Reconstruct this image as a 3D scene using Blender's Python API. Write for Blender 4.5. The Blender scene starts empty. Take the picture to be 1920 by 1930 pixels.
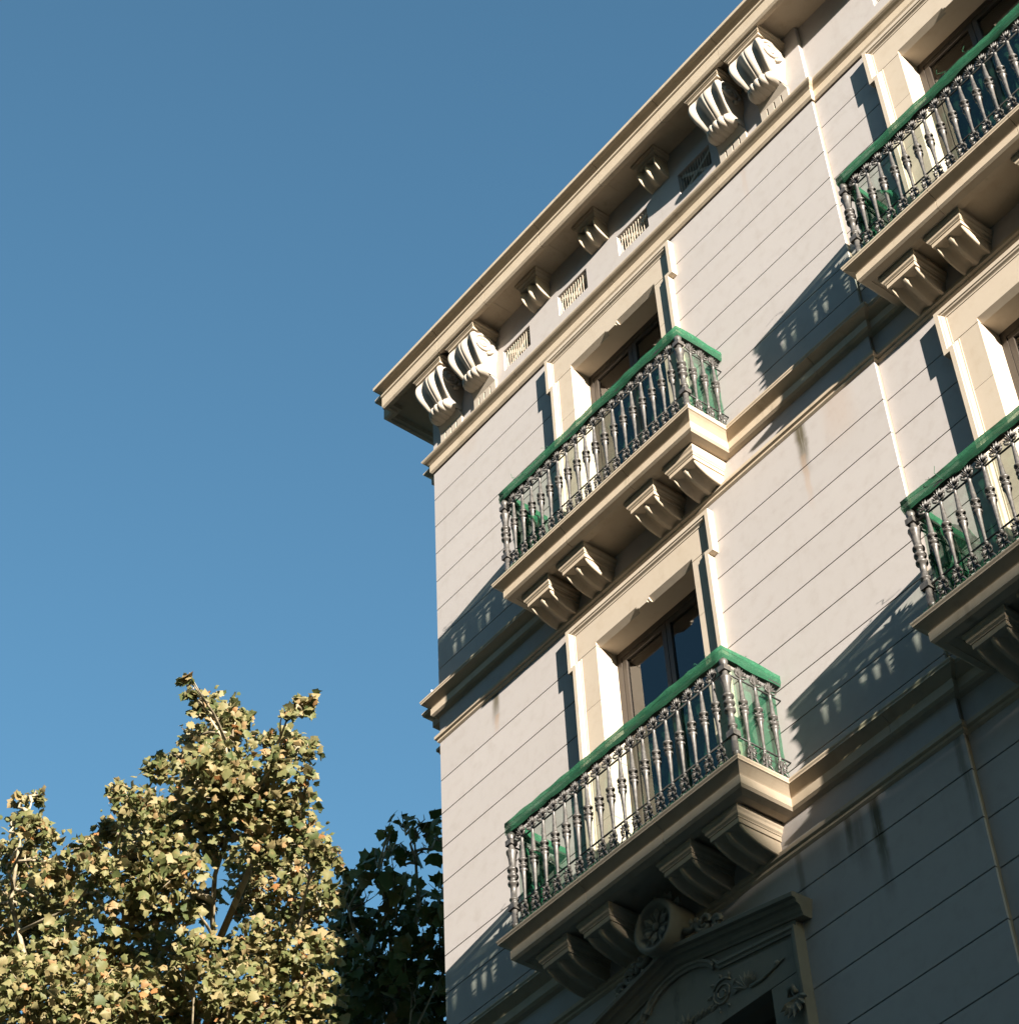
import bpy, bmesh, math, random
import numpy as np
from mathutils import Vector, Matrix

random.seed(7)
rng = np.random.default_rng(7)
scene = bpy.context.scene
COL = scene.collection

# ------------------------------------------------------------------ camera
F_PX = 4234.37
RM = np.array([[0.614153, 0.788197, -0.039509],
               [-0.581712, 0.418295, -0.697596],
               [-0.533317, 0.451414, 0.715401]])
CAM = np.array([13.02, -10.0, 1.6])
cd = bpy.data.cameras.new('camera')
cam = bpy.data.objects.new('camera', cd)
COL.objects.link(cam)
cd.sensor_fit = 'HORIZONTAL'
cd.sensor_width = 36.0
cd.lens = 36.0 * F_PX / 1920.0
cd.clip_start = 0.1
cd.clip_end = 3000
cam.matrix_world = Matrix(((RM[0, 0], -RM[1, 0], -RM[2, 0], CAM[0]),
                           (RM[0, 1], -RM[1, 1], -RM[2, 1], CAM[1]),
                           (RM[0, 2], -RM[1, 2], -RM[2, 2], CAM[2]),
                           (0, 0, 0, 1)))
scene.camera = cam

# ------------------------------------------------------------------ sky and sun
SUN_TRAVEL = Vector((-3.3, 1.0, -0.62)).normalized()
sd = -SUN_TRAVEL
elev = math.asin(sd.z)
azim = math.atan2(sd.x, sd.y)
world = bpy.data.worlds.new('World')
scene.world = world
world.use_nodes = True
wn = world.node_tree
wn.nodes.clear()
wo = wn.nodes.new('ShaderNodeOutputWorld')
wb = wn.nodes.new('ShaderNodeBackground')
ws = wn.nodes.new('ShaderNodeTexSky')
ws.sky_type = 'NISHITA'
ws.sun_disc = False
ws.sun_elevation = elev
ws.sun_rotation = azim
ws.altitude = 50
ws.air_density = 1.1
ws.dust_density = 0.8
ws.ozone_density = 2.7
wb.inputs['Strength'].default_value = 0.0615
wt = wn.nodes.new('ShaderNodeMix')          # the whole sky's white balance
wt.data_type, wt.blend_type = 'RGBA', 'MULTIPLY'
wt.inputs[0].default_value = 1.0
wt.inputs[7].default_value = (0.80, 1.05, 1.0, 1.0)
wn.links.new(ws.outputs['Color'], wt.inputs[6])
wn.links.new(wt.outputs[2], wb.inputs['Color'])
wn.links.new(wb.outputs['Background'], wo.inputs['Surface'])

sl = bpy.data.lights.new('sun', 'SUN')
sl.energy = 5.0
sl.angle = math.radians(0.53)
sl.color = (1.0, 0.91, 0.80)
so = bpy.data.objects.new('sun', sl)
COL.objects.link(so)
so.rotation_euler = SUN_TRAVEL.to_track_quat('-Z', 'Y').to_euler()
so.location = (40, -20, 40)

scene.view_settings.view_transform = 'Standard'
scene.view_settings.look = 'None'
scene.view_settings.exposure = 2.02
scene.view_settings.gamma = 1.0
scene.view_settings.use_curve_mapping = False


# ------------------------------------------------------------------ materials
def nmat(name):
    m = bpy.data.materials.new(name)
    m.use_nodes = True
    nt = m.node_tree
    nt.nodes.clear()
    out = nt.nodes.new('ShaderNodeOutputMaterial')
    return m, nt, out


def N(nt, typ, **kw):
    n = nt.nodes.new(typ)
    for k, v in kw.items():
        setattr(n, k, v)
    return n


def mathn(nt, op, a, b=None, c=None, clamp=False):
    n = N(nt, 'ShaderNodeMath', operation=op)
    n.use_clamp = clamp
    for i, v in enumerate((a, b, c)):
        if v is None:
            continue
        if isinstance(v, (int, float)):
            n.inputs[i].default_value = v
        else:
            nt.links.new(v, n.inputs[i])
    return n.outputs[0]


def mixc(nt, fac, a, b, mode='MIX'):
    n = N(nt, 'ShaderNodeMix', data_type='RGBA', blend_type=mode)
    for sock, v in ((n.inputs[0], fac), (n.inputs[6], a), (n.inputs[7], b)):
        if isinstance(v, (int, float)):
            sock.default_value = v
        elif isinstance(v, tuple):
            sock.default_value = (*v, 1.0) if len(v) == 3 else v
        else:
            nt.links.new(v, sock)
    return n.outputs[2]


def noise(nt, vec, scale, detail=4, rough=0.55):
    n = N(nt, 'ShaderNodeTexNoise')
    n.inputs['Scale'].default_value = scale
    n.inputs['Detail'].default_value = detail
    n.inputs['Roughness'].default_value = rough
    nt.links.new(vec, n.inputs['Vector'])
    return n.outputs['Fac']


def ramp(nt, fac, a, b):
    n = N(nt, 'ShaderNodeMapRange', interpolation_type='SMOOTHSTEP')
    n.inputs['From Min'].default_value = a
    n.inputs['From Max'].default_value = b
    nt.links.new(fac, n.inputs['Value'])
    return n.outputs['Result']


def stretched(nt, vec, s):
    n = N(nt, 'ShaderNodeVectorMath', operation='MULTIPLY')
    nt.links.new(vec, n.inputs[0])
    n.inputs[1].default_value = s
    return n.outputs[0]


def principled(nt, out, col, rough=0.85, bump=None, bump_d=0.002, bump_s=0.4, spec=0.25, metal=0.0):
    p = N(nt, 'ShaderNodeBsdfPrincipled')
    if isinstance(col, tuple):
        p.inputs['Base Color'].default_value = (*col, 1)
    else:
        nt.links.new(col, p.inputs['Base Color'])
    if isinstance(rough, (int, float)):
        p.inputs['Roughness'].default_value = rough
    else:
        nt.links.new(rough, p.inputs['Roughness'])
    p.inputs['Specular IOR Level'].default_value = spec
    p.inputs['Metallic'].default_value = metal
    if bump is not None:
        b = N(nt, 'ShaderNodeBump')
        b.inputs['Strength'].default_value = bump_s
        b.inputs['Distance'].default_value = bump_d
        nt.links.new(bump, b.inputs['Height'])
        nt.links.new(b.outputs['Normal'], p.inputs['Normal'])
    nt.links.new(p.outputs['BSDF'], out.inputs['Surface'])
    return p


def stone_mat(name, base, dark, streak=0.5, grime=(0.16, 0.13, 0.09), grime_amt=0.25, bump_d=0.003, tint_rand=0.05, stains=()):
    m, nt, out = nmat(name)
    base, dark, grime = (tuple(v * 0.86 for v in c_) for c_ in (base, dark, grime))
    geo = N(nt, 'ShaderNodeNewGeometry')
    pos = geo.outputs['Position']
    big = noise(nt, pos, 0.9, 5)
    med = noise(nt, pos, 7.0, 5, 0.6)
    fine = noise(nt, pos, 120.0, 3, 0.6)
    stv = noise(nt, stretched(nt, pos, (9.0, 9.0, 0.7)), 1.0, 5, 0.6)
    c = mixc(nt, ramp(nt, big, 0.30, 0.72), base, tuple(b * 0.92 + d * 0.08 for b, d in zip(base, dark)))
    c = mixc(nt, mathn(nt, 'MULTIPLY', ramp(nt, med, 0.45, 0.80), 0.35), c, dark)
    c = mixc(nt, mathn(nt, 'MULTIPLY', ramp(nt, stv, 0.55, 0.78), streak * 0.5), c, dark)
    gm = mathn(nt, 'MULTIPLY', ramp(nt, noise(nt, stretched(nt, pos, (3.0, 3.0, 1.2)), 1.6, 6, 0.65), 0.58, 0.80), grime_amt)
    c = mixc(nt, gm, c, grime)
    c = mixc(nt, mathn(nt, 'MULTIPLY', ramp(nt, fine, 0.35, 0.75), 0.10), c, dark)
    oi = N(nt, 'ShaderNodeObjectInfo')
    if tint_rand:
        c = mixc(nt, 1.0, c, mixc(nt, oi.outputs['Random'], (1 - tint_rand,) * 3, (1 + tint_rand * .3,) * 3), 'MULTIPLY')
    if stains:
        sx = N(nt, 'ShaderNodeSeparateXYZ')
        nt.links.new(pos, sx.inputs[0])
        wob = mathn(nt, 'MULTIPLY', mathn(nt, 'SUBTRACT', noise(nt, stretched(nt, pos, (2.0, 2.0, 5.0)), 1.0, 3), 0.5), 0.07)
        brk = noise(nt, stretched(nt, pos, (40.0, 40.0, 3.0)), 1.0, 4, 0.65)
        for (x, zt, zb, hw, amt, col) in stains:
            dx = mathn(nt, 'ABSOLUTE', mathn(nt, 'ADD', mathn(nt, 'SUBTRACT', sx.outputs['X'], x), wob))
            mx = mathn(nt, 'SUBTRACT', 1.0, ramp(nt, mathn(nt, 'DIVIDE', dx, hw), 0.2, 1.0))
            t = mathn(nt, 'DIVIDE', mathn(nt, 'SUBTRACT', sx.outputs['Z'], zb), zt - zb)
            mz = mathn(nt, 'MULTIPLY', ramp(nt, t, 0.0, 0.75), mathn(nt, 'SUBTRACT', 1.0, ramp(nt, t, 1.02, 1.1)))
            k = mathn(nt, 'MULTIPLY', mathn(nt, 'MULTIPLY', mx, mz), mathn(nt, 'MULTIPLY', ramp(nt, brk, 0.12, 0.52), amt))
            c = mixc(nt, k, c, col)
    hb = mathn(nt, 'ADD', mathn(nt, 'MULTIPLY', fine, 0.5), med)
    principled(nt, out, c, 0.88, hb, bump_d, 0.35, 0.15)
    return m


DK = (0.10, 0.085, 0.055)
RU = (0.36, 0.22, 0.12)
wall_stains = (
    (4.97, 15.36, 14.66, 0.085, 1.0, DK), (4.955, 14.95, 14.25, 0.05, 0.35, RU),
    (0.85, 15.36, 14.90, 0.075, 0.9, DK), (0.87, 15.05, 14.80, 0.045, 0.40, RU),
    (1.9, 15.34, 14.9, 0.12, 0.15, RU), (5.4, 15.34, 14.6, 0.25, 0.20, RU),
    (4.98, 11.44, 10.40, 0.075, 0.95, DK), (4.71, 11.44, 10.95, 0.05, 0.8, DK), (4.80, 11.44, 10.7, 0.09, 0.45, DK),
    (4.20, 11.44, 10.5, 0.05, 0.50, DK), (4.55, 11.44, 10.9, 0.12, 0.30, DK), (5.80, 11.44, 10.4, 0.05, 0.55, DK),
    (4.9, 19.05, 18.35, 0.05, 0.16, RU), (0.6, 19.05, 18.7, 0.2, 0.10, RU),
    (7.0, 15.34, 14.7, 0.15, 0.2, RU), (4.35, 15.86, 15.50, 0.10, 0.10, RU),
)
WALL = stone_mat('painted_plaster', (0.465, 0.434, 0.418), (0.34, 0.30, 0.265), 0.38, (0.30, 0.26, 0.22), 0.20, 0.0018, 0.03, wall_stains)
STONE = stone_mat('sandstone', (0.535, 0.445, 0.335), (0.34, 0.26, 0.17), 0.55, (0.13, 0.10, 0.065), 0.45, 0.003, 0.06)
SURR = stone_mat('surround_stone', (0.525, 0.45, 0.36), (0.40, 0.32, 0.23), 0.3, (0.22, 0.17, 0.11), 0.18, 0.002, 0.05)
CARVE = stone_mat('carved_stone', (0.47, 0.415, 0.35), (0.36, 0.30, 0.23), 0.3, (0.18, 0.145, 0.10), 0.22, 0.002, 0.04)

DARK_STONE = stone_mat('dark_stone', (0.27, 0.235, 0.185), (0.16, 0.13, 0.095), 0.6, (0.07, 0.06, 0.045), 0.6, 0.003, 0.05)  # darker stone for the lower window hood, its jambs and carvings

m, nt, out = nmat('groove_brown')
principled(nt, out, (0.24, 0.195, 0.145), 0.95)  # brown wall core that shows in the joints between courses
GROOVE = m


def iron_mat():
    m, nt, out = nmat('painted_iron')
    geo = N(nt, 'ShaderNodeNewGeometry')
    a = noise(nt, geo.outputs['Position'], 30.0, 4, 0.6)
    c = mixc(nt, ramp(nt, a, 0.3, 0.75), (0.088, 0.082, 0.075), (0.036, 0.033, 0.030))
    c = mixc(nt, mathn(nt, 'MULTIPLY', ramp(nt, noise(nt, geo.outputs['Position'], 90, 3), 0.62, 0.75), 0.5), c, (0.16, 0.09, 0.05))
    principled(nt, out, c, 0.42, a, 0.001, 0.3, 0.5)
    return m


IRON = iron_mat()

m, nt, out = nmat('dark_rail_iron')
principled(nt, out, (0.035, 0.035, 0.033), 0.5)
DARKIRON = m


def net_mat(name, col, alpha_lo, alpha_hi, sc):
    m, nt, out = nmat(name)
    geo = N(nt, 'ShaderNodeNewGeometry')
    pos = geo.outputs['Position']
    a = noise(nt, stretched(nt, pos, (sc, sc, sc * 1.6)), 1.0, 5, 0.65)
    weave = noise(nt, pos, 260.0, 2, 0.5)
    al = N(nt, 'ShaderNodeMapRange')
    nt.links.new(a, al.inputs['Value'])
    al.inputs['From Min'].default_value = 0.32
    al.inputs['From Max'].default_value = 0.70
    al.inputs['To Min'].default_value = alpha_lo
    al.inputs['To Max'].default_value = alpha_hi
    alpha = mathn(nt, 'ADD', al.outputs['Result'], mathn(nt, 'MULTIPLY', mathn(nt, 'SUBTRACT', weave, 0.5), 0.35), clamp=True)
    c = mixc(nt, ramp(nt, a, 0.3, 0.7), col, tuple(v * 0.75 for v in col))
    d = N(nt, 'ShaderNodeBsdfDiffuse')
    t = N(nt, 'ShaderNodeBsdfTranslucent')
    tr = N(nt, 'ShaderNodeBsdfTransparent')
    tr.inputs['Color'].default_value = (0.88, 0.95, 0.90, 1)
    wr = noise(nt, stretched(nt, pos, (7.0, 30.0, 34.0)), 1.0, 4, 0.6)
    c = mixc(nt, mathn(nt, 'MULTIPLY', ramp(nt, wr, 0.52, 0.72), 0.45), c, tuple(v * 1.7 + 0.02 for v in col))
    bpn = N(nt, 'ShaderNodeBump')
    bpn.inputs['Strength'].default_value = 0.7
    bpn.inputs['Distance'].default_value = 0.012
    nt.links.new(wr, bpn.inputs['Height'])
    nt.links.new(bpn.outputs['Normal'], d.inputs['Normal'])
    nt.links.new(c, d.inputs['Color'])
    nt.links.new(c, t.inputs['Color'])
    mx = N(nt, 'ShaderNodeMixShader')
    mx.inputs[0].default_value = 0.40
    nt.links.new(d.outputs[0], mx.inputs[1])
    nt.links.new(t.outputs[0], mx.inputs[2])
    m2 = N(nt, 'ShaderNodeMixShader')
    nt.links.new(alpha, m2.inputs[0])
    nt.links.new(tr.outputs[0], m2.inputs[1])
    nt.links.new(mx.outputs[0], m2.inputs[2])
    nt.links.new(m2.outputs[0], out.inputs['Surface'])
    return m


NETWRAP = net_mat('green_net_folded', (0.050, 0.190, 0.105), 0.60, 0.94, 6.0)
NETSHEET = net_mat('green_net_single', (0.045, 0.165, 0.10), 0.12, 0.34, 3.0)
NETHEM = net_mat('green_net_hem', (0.05, 0.19, 0.105), 0.38, 0.75, 5.0)
NETSIDE = net_mat('green_net_side', (0.07, 0.20, 0.125), 0.20, 0.48, 4.0)
NETFOLD = net_mat('green_net_bunched', (0.028, 0.165, 0.08), 0.40, 0.80, 9.0)

m, nt, out = nmat('window_glass')
fr = N(nt, 'ShaderNodeFresnel')
fr.inputs['IOR'].default_value = 1.75
gl = N(nt, 'ShaderNodeBsdfGlossy')
gl.inputs['Roughness'].default_value = 0.012
gl.inputs['Color'].default_value = (0.95, 0.95, 0.95, 1)
geo = N(nt, 'ShaderNodeNewGeometry')
bp = N(nt, 'ShaderNodeBump')
bp.inputs['Strength'].default_value = 0.08
bp.inputs['Distance'].default_value = 0.004
nt.links.new(noise(nt, geo.outputs['Position'], 2.2, 2), bp.inputs['Height'])
nt.links.new(bp.outputs['Normal'], gl.inputs['Normal'])
tr = N(nt, 'ShaderNodeBsdfTransparent')
tr.inputs['Color'].default_value = (0.55, 0.60, 0.60, 1)
mx = N(nt, 'ShaderNodeMixShader')
nt.links.new(fr.outputs[0], mx.inputs[0])
nt.links.new(tr.outputs[0], mx.inputs[1])
nt.links.new(gl.outputs[0], mx.inputs[2])
nt.links.new(mx.outputs[0], out.inputs['Surface'])
GLASS = m

m, nt, out = nmat('window_frame_paint')
principled(nt, out, (0.045, 0.036, 0.028), 0.45, spec=0.4)
FRAME = m
m, nt, out = nmat('blind_fabric')
geo = N(nt, 'ShaderNodeNewGeometry')
principled(nt, out, mixc(nt, noise(nt, geo.outputs['Position'], 8, 3), (0.62, 0.55, 0.42), (0.54, 0.47, 0.36)), 0.9)
BLIND = m
m, nt, out = nmat('room_dark')
principled(nt, out, (0.06, 0.055, 0.05), 0.9)
ROOM = m

m, nt, out = nmat('wire')
principled(nt, out, (0.55, 0.48, 0.38), 0.6)
WIRE = m
m, nt, out = nmat('white_plastic')
principled(nt, out, (0.8, 0.8, 0.8), 0.5)
WHITE = m


def ground_mat(name, a, b, sc):
    m, nt, out = nmat(name)
    geo = N(nt, 'ShaderNodeNewGeometry')
    n1 = noise(nt, geo.outputs['Position'], sc, 6, 0.6)
    principled(nt, out, mixc(nt, ramp(nt, n1, 0.3, 0.7), a, b), 0.9, noise(nt, geo.outputs['Position'], 60, 3), 0.004, 0.5)
    return m


ASPHALT = ground_mat('asphalt', (0.045, 0.045, 0.047), (0.06, 0.058, 0.056), 1.5)
PAVE = ground_mat('paving', (0.26, 0.245, 0.22), (0.20, 0.19, 0.175), 2.0)
KERB = ground_mat('kerb_stone', (0.30, 0.29, 0.27), (0.24, 0.23, 0.21), 3.0)
PAINT = ground_mat('road_paint', (0.75, 0.75, 0.73), (0.62, 0.62, 0.60), 6.0)
OPP_A = stone_mat('render_ochre', (0.36, 0.28, 0.19), (0.26, 0.20, 0.13))
OPP_B = stone_mat('render_grey', (0.30, 0.28, 0.25), (0.22, 0.20, 0.18))


def bark_mat():
    m, nt, out = nmat('plane_bark')
    geo = N(nt, 'ShaderNodeNewGeometry')
    pos = geo.outputs['Position']
    v = N(nt, 'ShaderNodeTexVoronoi')
    v.inputs['Scale'].default_value = 9
    nt.links.new(stretched(nt, pos, (1, 1, 0.5)), v.inputs['Vector'])
    c = mixc(nt, ramp(nt, v.outputs['Color'], 0.3, 0.7), (0.36, 0.30, 0.20), (0.17, 0.14, 0.09))
    principled(nt, out, c, 0.85, noise(nt, pos, 25, 4), 0.01, 0.5)
    return m


BARK = bark_mat()


def leaf_mat(name, stops, attr=True, trans=0.35):
    m, nt, out = nmat(name)
    if attr:
        a = N(nt, 'ShaderNodeAttribute')
        a.attribute_name = 'leaf_tone'
        val = a.outputs['Fac']
    else:
        val = N(nt, 'ShaderNodeObjectInfo').outputs['Random']
    cr = N(nt, 'ShaderNodeValToRGB')
    els = cr.color_ramp.elements
    els[0].position, els[0].color = stops[0][0], (*stops[0][1], 1)
    els[1].position, els[1].color = stops[-1][0], (*stops[-1][1], 1)
    for p_, c_ in stops[1:-1]:
        e = els.new(p_)
        e.color = (*c_, 1)
    nt.links.new(val, cr.inputs[0])
    geo = N(nt, 'ShaderNodeNewGeometry')
    blot = noise(nt, geo.outputs['Position'], 14, 4, 0.6)
    c = mixc(nt, mathn(nt, 'MULTIPLY', ramp(nt, blot, 0.5, 0.75), 0.5), cr.outputs[0], (0.26, 0.17, 0.07))
    p = N(nt, 'ShaderNodeBsdfPrincipled')
    nt.links.new(c, p.inputs['Base Color'])
    p.inputs['Roughness'].default_value = 0.55
    p.inputs['Specular IOR Level'].default_value = 0.3
    t = N(nt, 'ShaderNodeBsdfTranslucent')
    nt.links.new(c, t.inputs['Color'])
    mx = N(nt, 'ShaderNodeMixShader')
    mx.inputs[0].default_value = trans
    nt.links.new(p.outputs[0], mx.inputs[1])
    nt.links.new(t.outputs[0], mx.inputs[2])
    nt.links.new(mx.outputs[0], out.inputs['Surface'])
    return m


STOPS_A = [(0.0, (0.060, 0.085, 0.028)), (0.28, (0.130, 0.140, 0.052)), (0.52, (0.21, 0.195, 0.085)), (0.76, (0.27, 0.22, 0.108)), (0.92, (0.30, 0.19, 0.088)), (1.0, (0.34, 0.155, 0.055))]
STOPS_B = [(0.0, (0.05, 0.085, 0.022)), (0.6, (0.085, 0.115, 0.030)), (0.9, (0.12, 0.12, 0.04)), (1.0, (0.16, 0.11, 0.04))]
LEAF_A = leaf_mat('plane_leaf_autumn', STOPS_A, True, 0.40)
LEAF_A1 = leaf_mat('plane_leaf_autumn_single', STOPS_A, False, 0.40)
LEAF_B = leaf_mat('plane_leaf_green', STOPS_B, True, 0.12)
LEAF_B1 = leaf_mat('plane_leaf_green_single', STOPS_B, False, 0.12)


# ------------------------------------------------------------------ mesh helpers
class MB:
    def __init__(self):
        self.v, self.f, self.sm = [], [], []

    def add(self, verts, faces, smooth=False):
        o = len(self.v)
        self.v += [tuple(p) for p in verts]
        self.f += [tuple(i + o for i in f) for f in faces]
        self.sm += [smooth] * len(faces)
        return self

    def box(self, x0, x1, y0, y1, z0, z1):
        v = [(x, y, z) for x in (x0, x1) for y in (y0, y1) for z in (z0, z1)]
        return self.add(v, [(0, 1, 3, 2), (4, 6, 7, 5), (0, 4, 5, 1), (2, 3, 7, 6), (0, 2, 6, 4), (1, 5, 7, 3)])

    def sweep(self, path, prof, axes='XY', closed_path=False):
        n, k = len(path), len(prof)
        verts = []
        for i in range(n):
            a = Vector(path[i])
            ns = []
            if i > 0:
                d = (a - Vector(path[i - 1])).normalized()
                ns.append(Vector((d.y, -d.x)))
            if i < n - 1:
                d = (Vector(path[i + 1]) - a).normalized()
                ns.append(Vector((d.y, -d.x)))
            m_ = ns[0] if len(ns) == 1 else (ns[0] + ns[1]) / max(0.15, 1 + ns[0].dot(ns[1]))
            for p, h in prof:
                q = a + m_ * p
                verts.append((q.x, q.y, h) if axes == 'XY' else (q.x, -h, q.y))
        faces = []
        for i in range(n - 1):
            for j in range(k):
                j2 = (j + 1) % k
                faces.append((i * k + j, i * k + j2, (i + 1) * k + j2, (i + 1) * k + j))
        faces.append(tuple(range(k)))
        faces.append(tuple((n - 1) * k + j for j in reversed(range(k))))
        return self.add(verts, faces)

    def lathe(self, prof, seg=10, c=(0, 0, 0), flute=None, axis='Z'):
        verts, faces = [], []
        k = len(prof)
        for i, (r, z) in enumerate(prof):
            for s in range(seg):
                t = 2 * math.pi * s / seg
                rr = r
                if flute and flute[0] <= z <= flute[1] and s % 2:
                    rr *= 0.80
                if axis == 'Z':
                    verts.append((c[0] + rr * math.cos(t), c[1] + rr * math.sin(t), c[2] + z))
                elif axis == 'Y':
                    verts.append((c[0] + rr * math.cos(t), c[1] + z, c[2] + rr * math.sin(t)))
                else:
                    verts.append((c[0] + z, c[1] + rr * math.cos(t), c[2] + rr * math.sin(t)))
        for i in range(k - 1):
            for s in range(seg):
                s2 = (s + 1) % seg
                faces.append((i * seg + s, i * seg + s2, (i + 1) * seg + s2, (i + 1) * seg + s))
        faces.append(tuple(range(seg)))
        faces.append(tuple((k - 1) * seg + s for s in range(seg)))
        return self.add(verts, faces, True)

    def tube(self, pts, rad, seg=6):
        pts = [Vector(p) for p in pts]
        n = len(pts)
        verts, faces = [], []
        for i in range(n):
            d = (pts[min(i + 1, n - 1)] - pts[max(i - 1, 0)]).normalized()
            up = Vector((0, 0, 1)) if abs(d.z) < 0.9 else Vector((1, 0, 0))
            a = d.cross(up).normalized()
            b = d.cross(a)
            r = rad[i] if isinstance(rad, (list, tuple)) else rad
            for s in range(seg):
                t = 2 * math.pi * s / seg
                verts.append(pts[i] + a * (r * math.cos(t)) + b * (r * math.sin(t)))
        for i in range(n - 1):
            for s in range(seg):
                s2 = (s + 1) % seg
                faces.append((i * seg + s, i * seg + s2, (i + 1) * seg + s2, (i + 1) * seg + s))
        faces.append(tuple(range(seg)))
        faces.append(tuple((n - 1) * seg + s for s in range(seg)))
        return self.add(verts, faces, True)

    def petal(self, c, d, l, w, t):
        c, d = Vector(c), Vector(d).normalized()
        up = Vector((0, 1, 0)) if abs(d.y) < 0.9 else Vector((0, 0, 1))
        a = d.cross(up).normalized()
        b = d.cross(a)
        m_ = c + d * (l * 0.6)
        v = [c, m_ + a * w, m_ + b * t, m_ - a * w, m_ - b * t, c + d * l]
        return self.add(v, [(0, 1, 2), (0, 2, 3), (0, 3, 4), (0, 4, 1), (5, 2, 1), (5, 3, 2), (5, 4, 3), (5, 1, 4)])

    def mesh(self, name, mat):
        me = bpy.data.meshes.new(name)
        me.from_pydata(self.v, [], self.f)
        me.polygons.foreach_set('use_smooth', self.sm)
        bm = bmesh.new()
        bm.from_mesh(me)
        bmesh.ops.recalc_face_normals(bm, faces=bm.faces)
        bm.to_mesh(me)
        bm.free()
        me.materials.append(mat)
        return me

    def build(self, name, mat, parent=None):
        return link(name, self.mesh(name, mat), parent)


def link(name, data, parent=None, loc=(0, 0, 0), rotz=0.0):
    o = bpy.data.objects.new(name, data)
    COL.objects.link(o)
    o.location = loc
    if rotz:
        o.rotation_euler = (0, 0, rotz)
    if parent:
        o.parent = parent
    return o


def tag(o, label=None, cat=None, group=None, kind=None):
    for k, v in (('label', label), ('category', cat), ('group', group), ('kind', kind)):
        if v:
            o[k] = v
    return o


def arc(cx, cz, r, a0, a1, n=6):
    return [(cx + r * math.cos(math.radians(a0 + (a1 - a0) * i / n)), cz + r * math.sin(math.radians(a0 + (a1 - a0) * i / n))) for i in range(n + 1)]


def bez(p0, p1, p2, p3, n=8):
    o = []
    for i in range(n + 1):
        t = i / n
        o.append(tuple((1 - t) ** 3 * a + 3 * (1 - t) ** 2 * t * b + 3 * (1 - t) * t * t * c + t ** 3 * d for a, b, c, d in zip(p0, p1, p2, p3)))
    return o


# ------------------------------------------------------------------ ground
g = MB().add([(-600, -600, 0), (600, -600, 0), (600, 600, 0), (-600, 600, 0)], [(0, 1, 2, 3)]).build('road', ASPHALT)
tag(g, kind='structure')
tag(MB().box(-4.6, 130, -4.6, 14.2, -0.05, 0.13).build('pavement', PAVE), kind='structure')
tag(MB().box(-4.75, 130, -4.75, -4.6, -0.05, 0.14).box(-4.75, -4.6, -4.6, 14.2, -0.05, 0.14).build('kerb', KERB), kind='structure')
tag(MB().box(-30, 130, -20.2, -15.4, -0.05, 0.13).build('opposite_pavement', PAVE), kind='structure')
mk = MB()
for i in range(26):
    x = -25 + i * 6
    mk.add([(x, -10.07, .004), (x + 3, -10.07, .004), (x + 3, -9.93, .004), (x, -9.93, .004)], [(0, 1, 2, 3)])
tag(mk.build('lane_marking', PAINT), kind='structure')

# ------------------------------------------------------------------ apartment building
SB = 0.045          # the bay beyond the pilaster edge stands this much further back
BAY = 4.565         # from one balcony column to the next
XR = 12.4           # end of the built facade
PATH = [(-0.13, 13.0), (-0.13, 0.12), (0.0, 0.12), (0.0, 0.0), (5.86, 0.0), (5.86, SB), (XR, SB)]
bld = link('apartment_building', None, None, (0, 0, 0))
tag(bld, 'cream stone corner apartment building with grooved walls, bracketed cornice and green-netted balconies', 'building')


def path_piece(x0, x1):
    """stretch of the front wall line between two X values, with its corners"""
    pts = []
    if x0 is None:
        pts = PATH[:4]
        x0 = 0.0
    else:
        pts = [(x0, 0.0 if x0 < 5.86 else SB)]
    if x0 < 5.86 < x1:
        pts += [(5.86, 0.0), (5.86, SB)]
    pts.append((x1, 0.0 if x1 < 5.86 else SB))
    return pts


def run(name, prof, cuts, mat, parent, gap=0.004, dz=0.0):
    """moulding run laid as separate blocks with open joints"""
    for i in range(len(cuts) - 1):
        a, b = cuts[i], cuts[i + 1]
        pts = path_piece(a if a is None else a + gap / 2, b - gap / 2)
        MB().sweep(pts, [(p, z + dz) for p, z in prof]).build(name, mat, parent)


# ---- wall core with openings
GAP = 0.012
UP = [18.622, 18.226, 17.83, 17.432, 17.036, 16.64, 16.24]
MID = [14.853, 14.465, 14.077, 13.69, 13.30, 12.91, 12.52, 12.13]
LOW = [11.091, 10.685, 10.28, 9.87, 9.465, 9.06, 8.655, 8.25, 7.845, 7.44, 7.03, 6.62]
OPEN = [(18.565, 15.87), (14.83, 11.97), (10.43, 8.05)]    # window openings: head, foot


def cells(mb, x0, x1, z0, z1, holes, y0, y1):
    zs = sorted({z0, z1, *[h[2] for h in holes], *[h[3] for h in holes]})
    zs = [z for z in zs if z0 <= z <= z1]
    for a, b in zip(zs[:-1], zs[1:]):
        xs = [x0]
        for h in sorted(holes):
            if h[2] <= a and h[3] >= b:
                xs += [h[0], h[1]]
        xs.append(x1)
        for p, q in zip(xs[0::2], xs[1::2]):
            mb.box(p, q, y0, y1, a, b)


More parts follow.
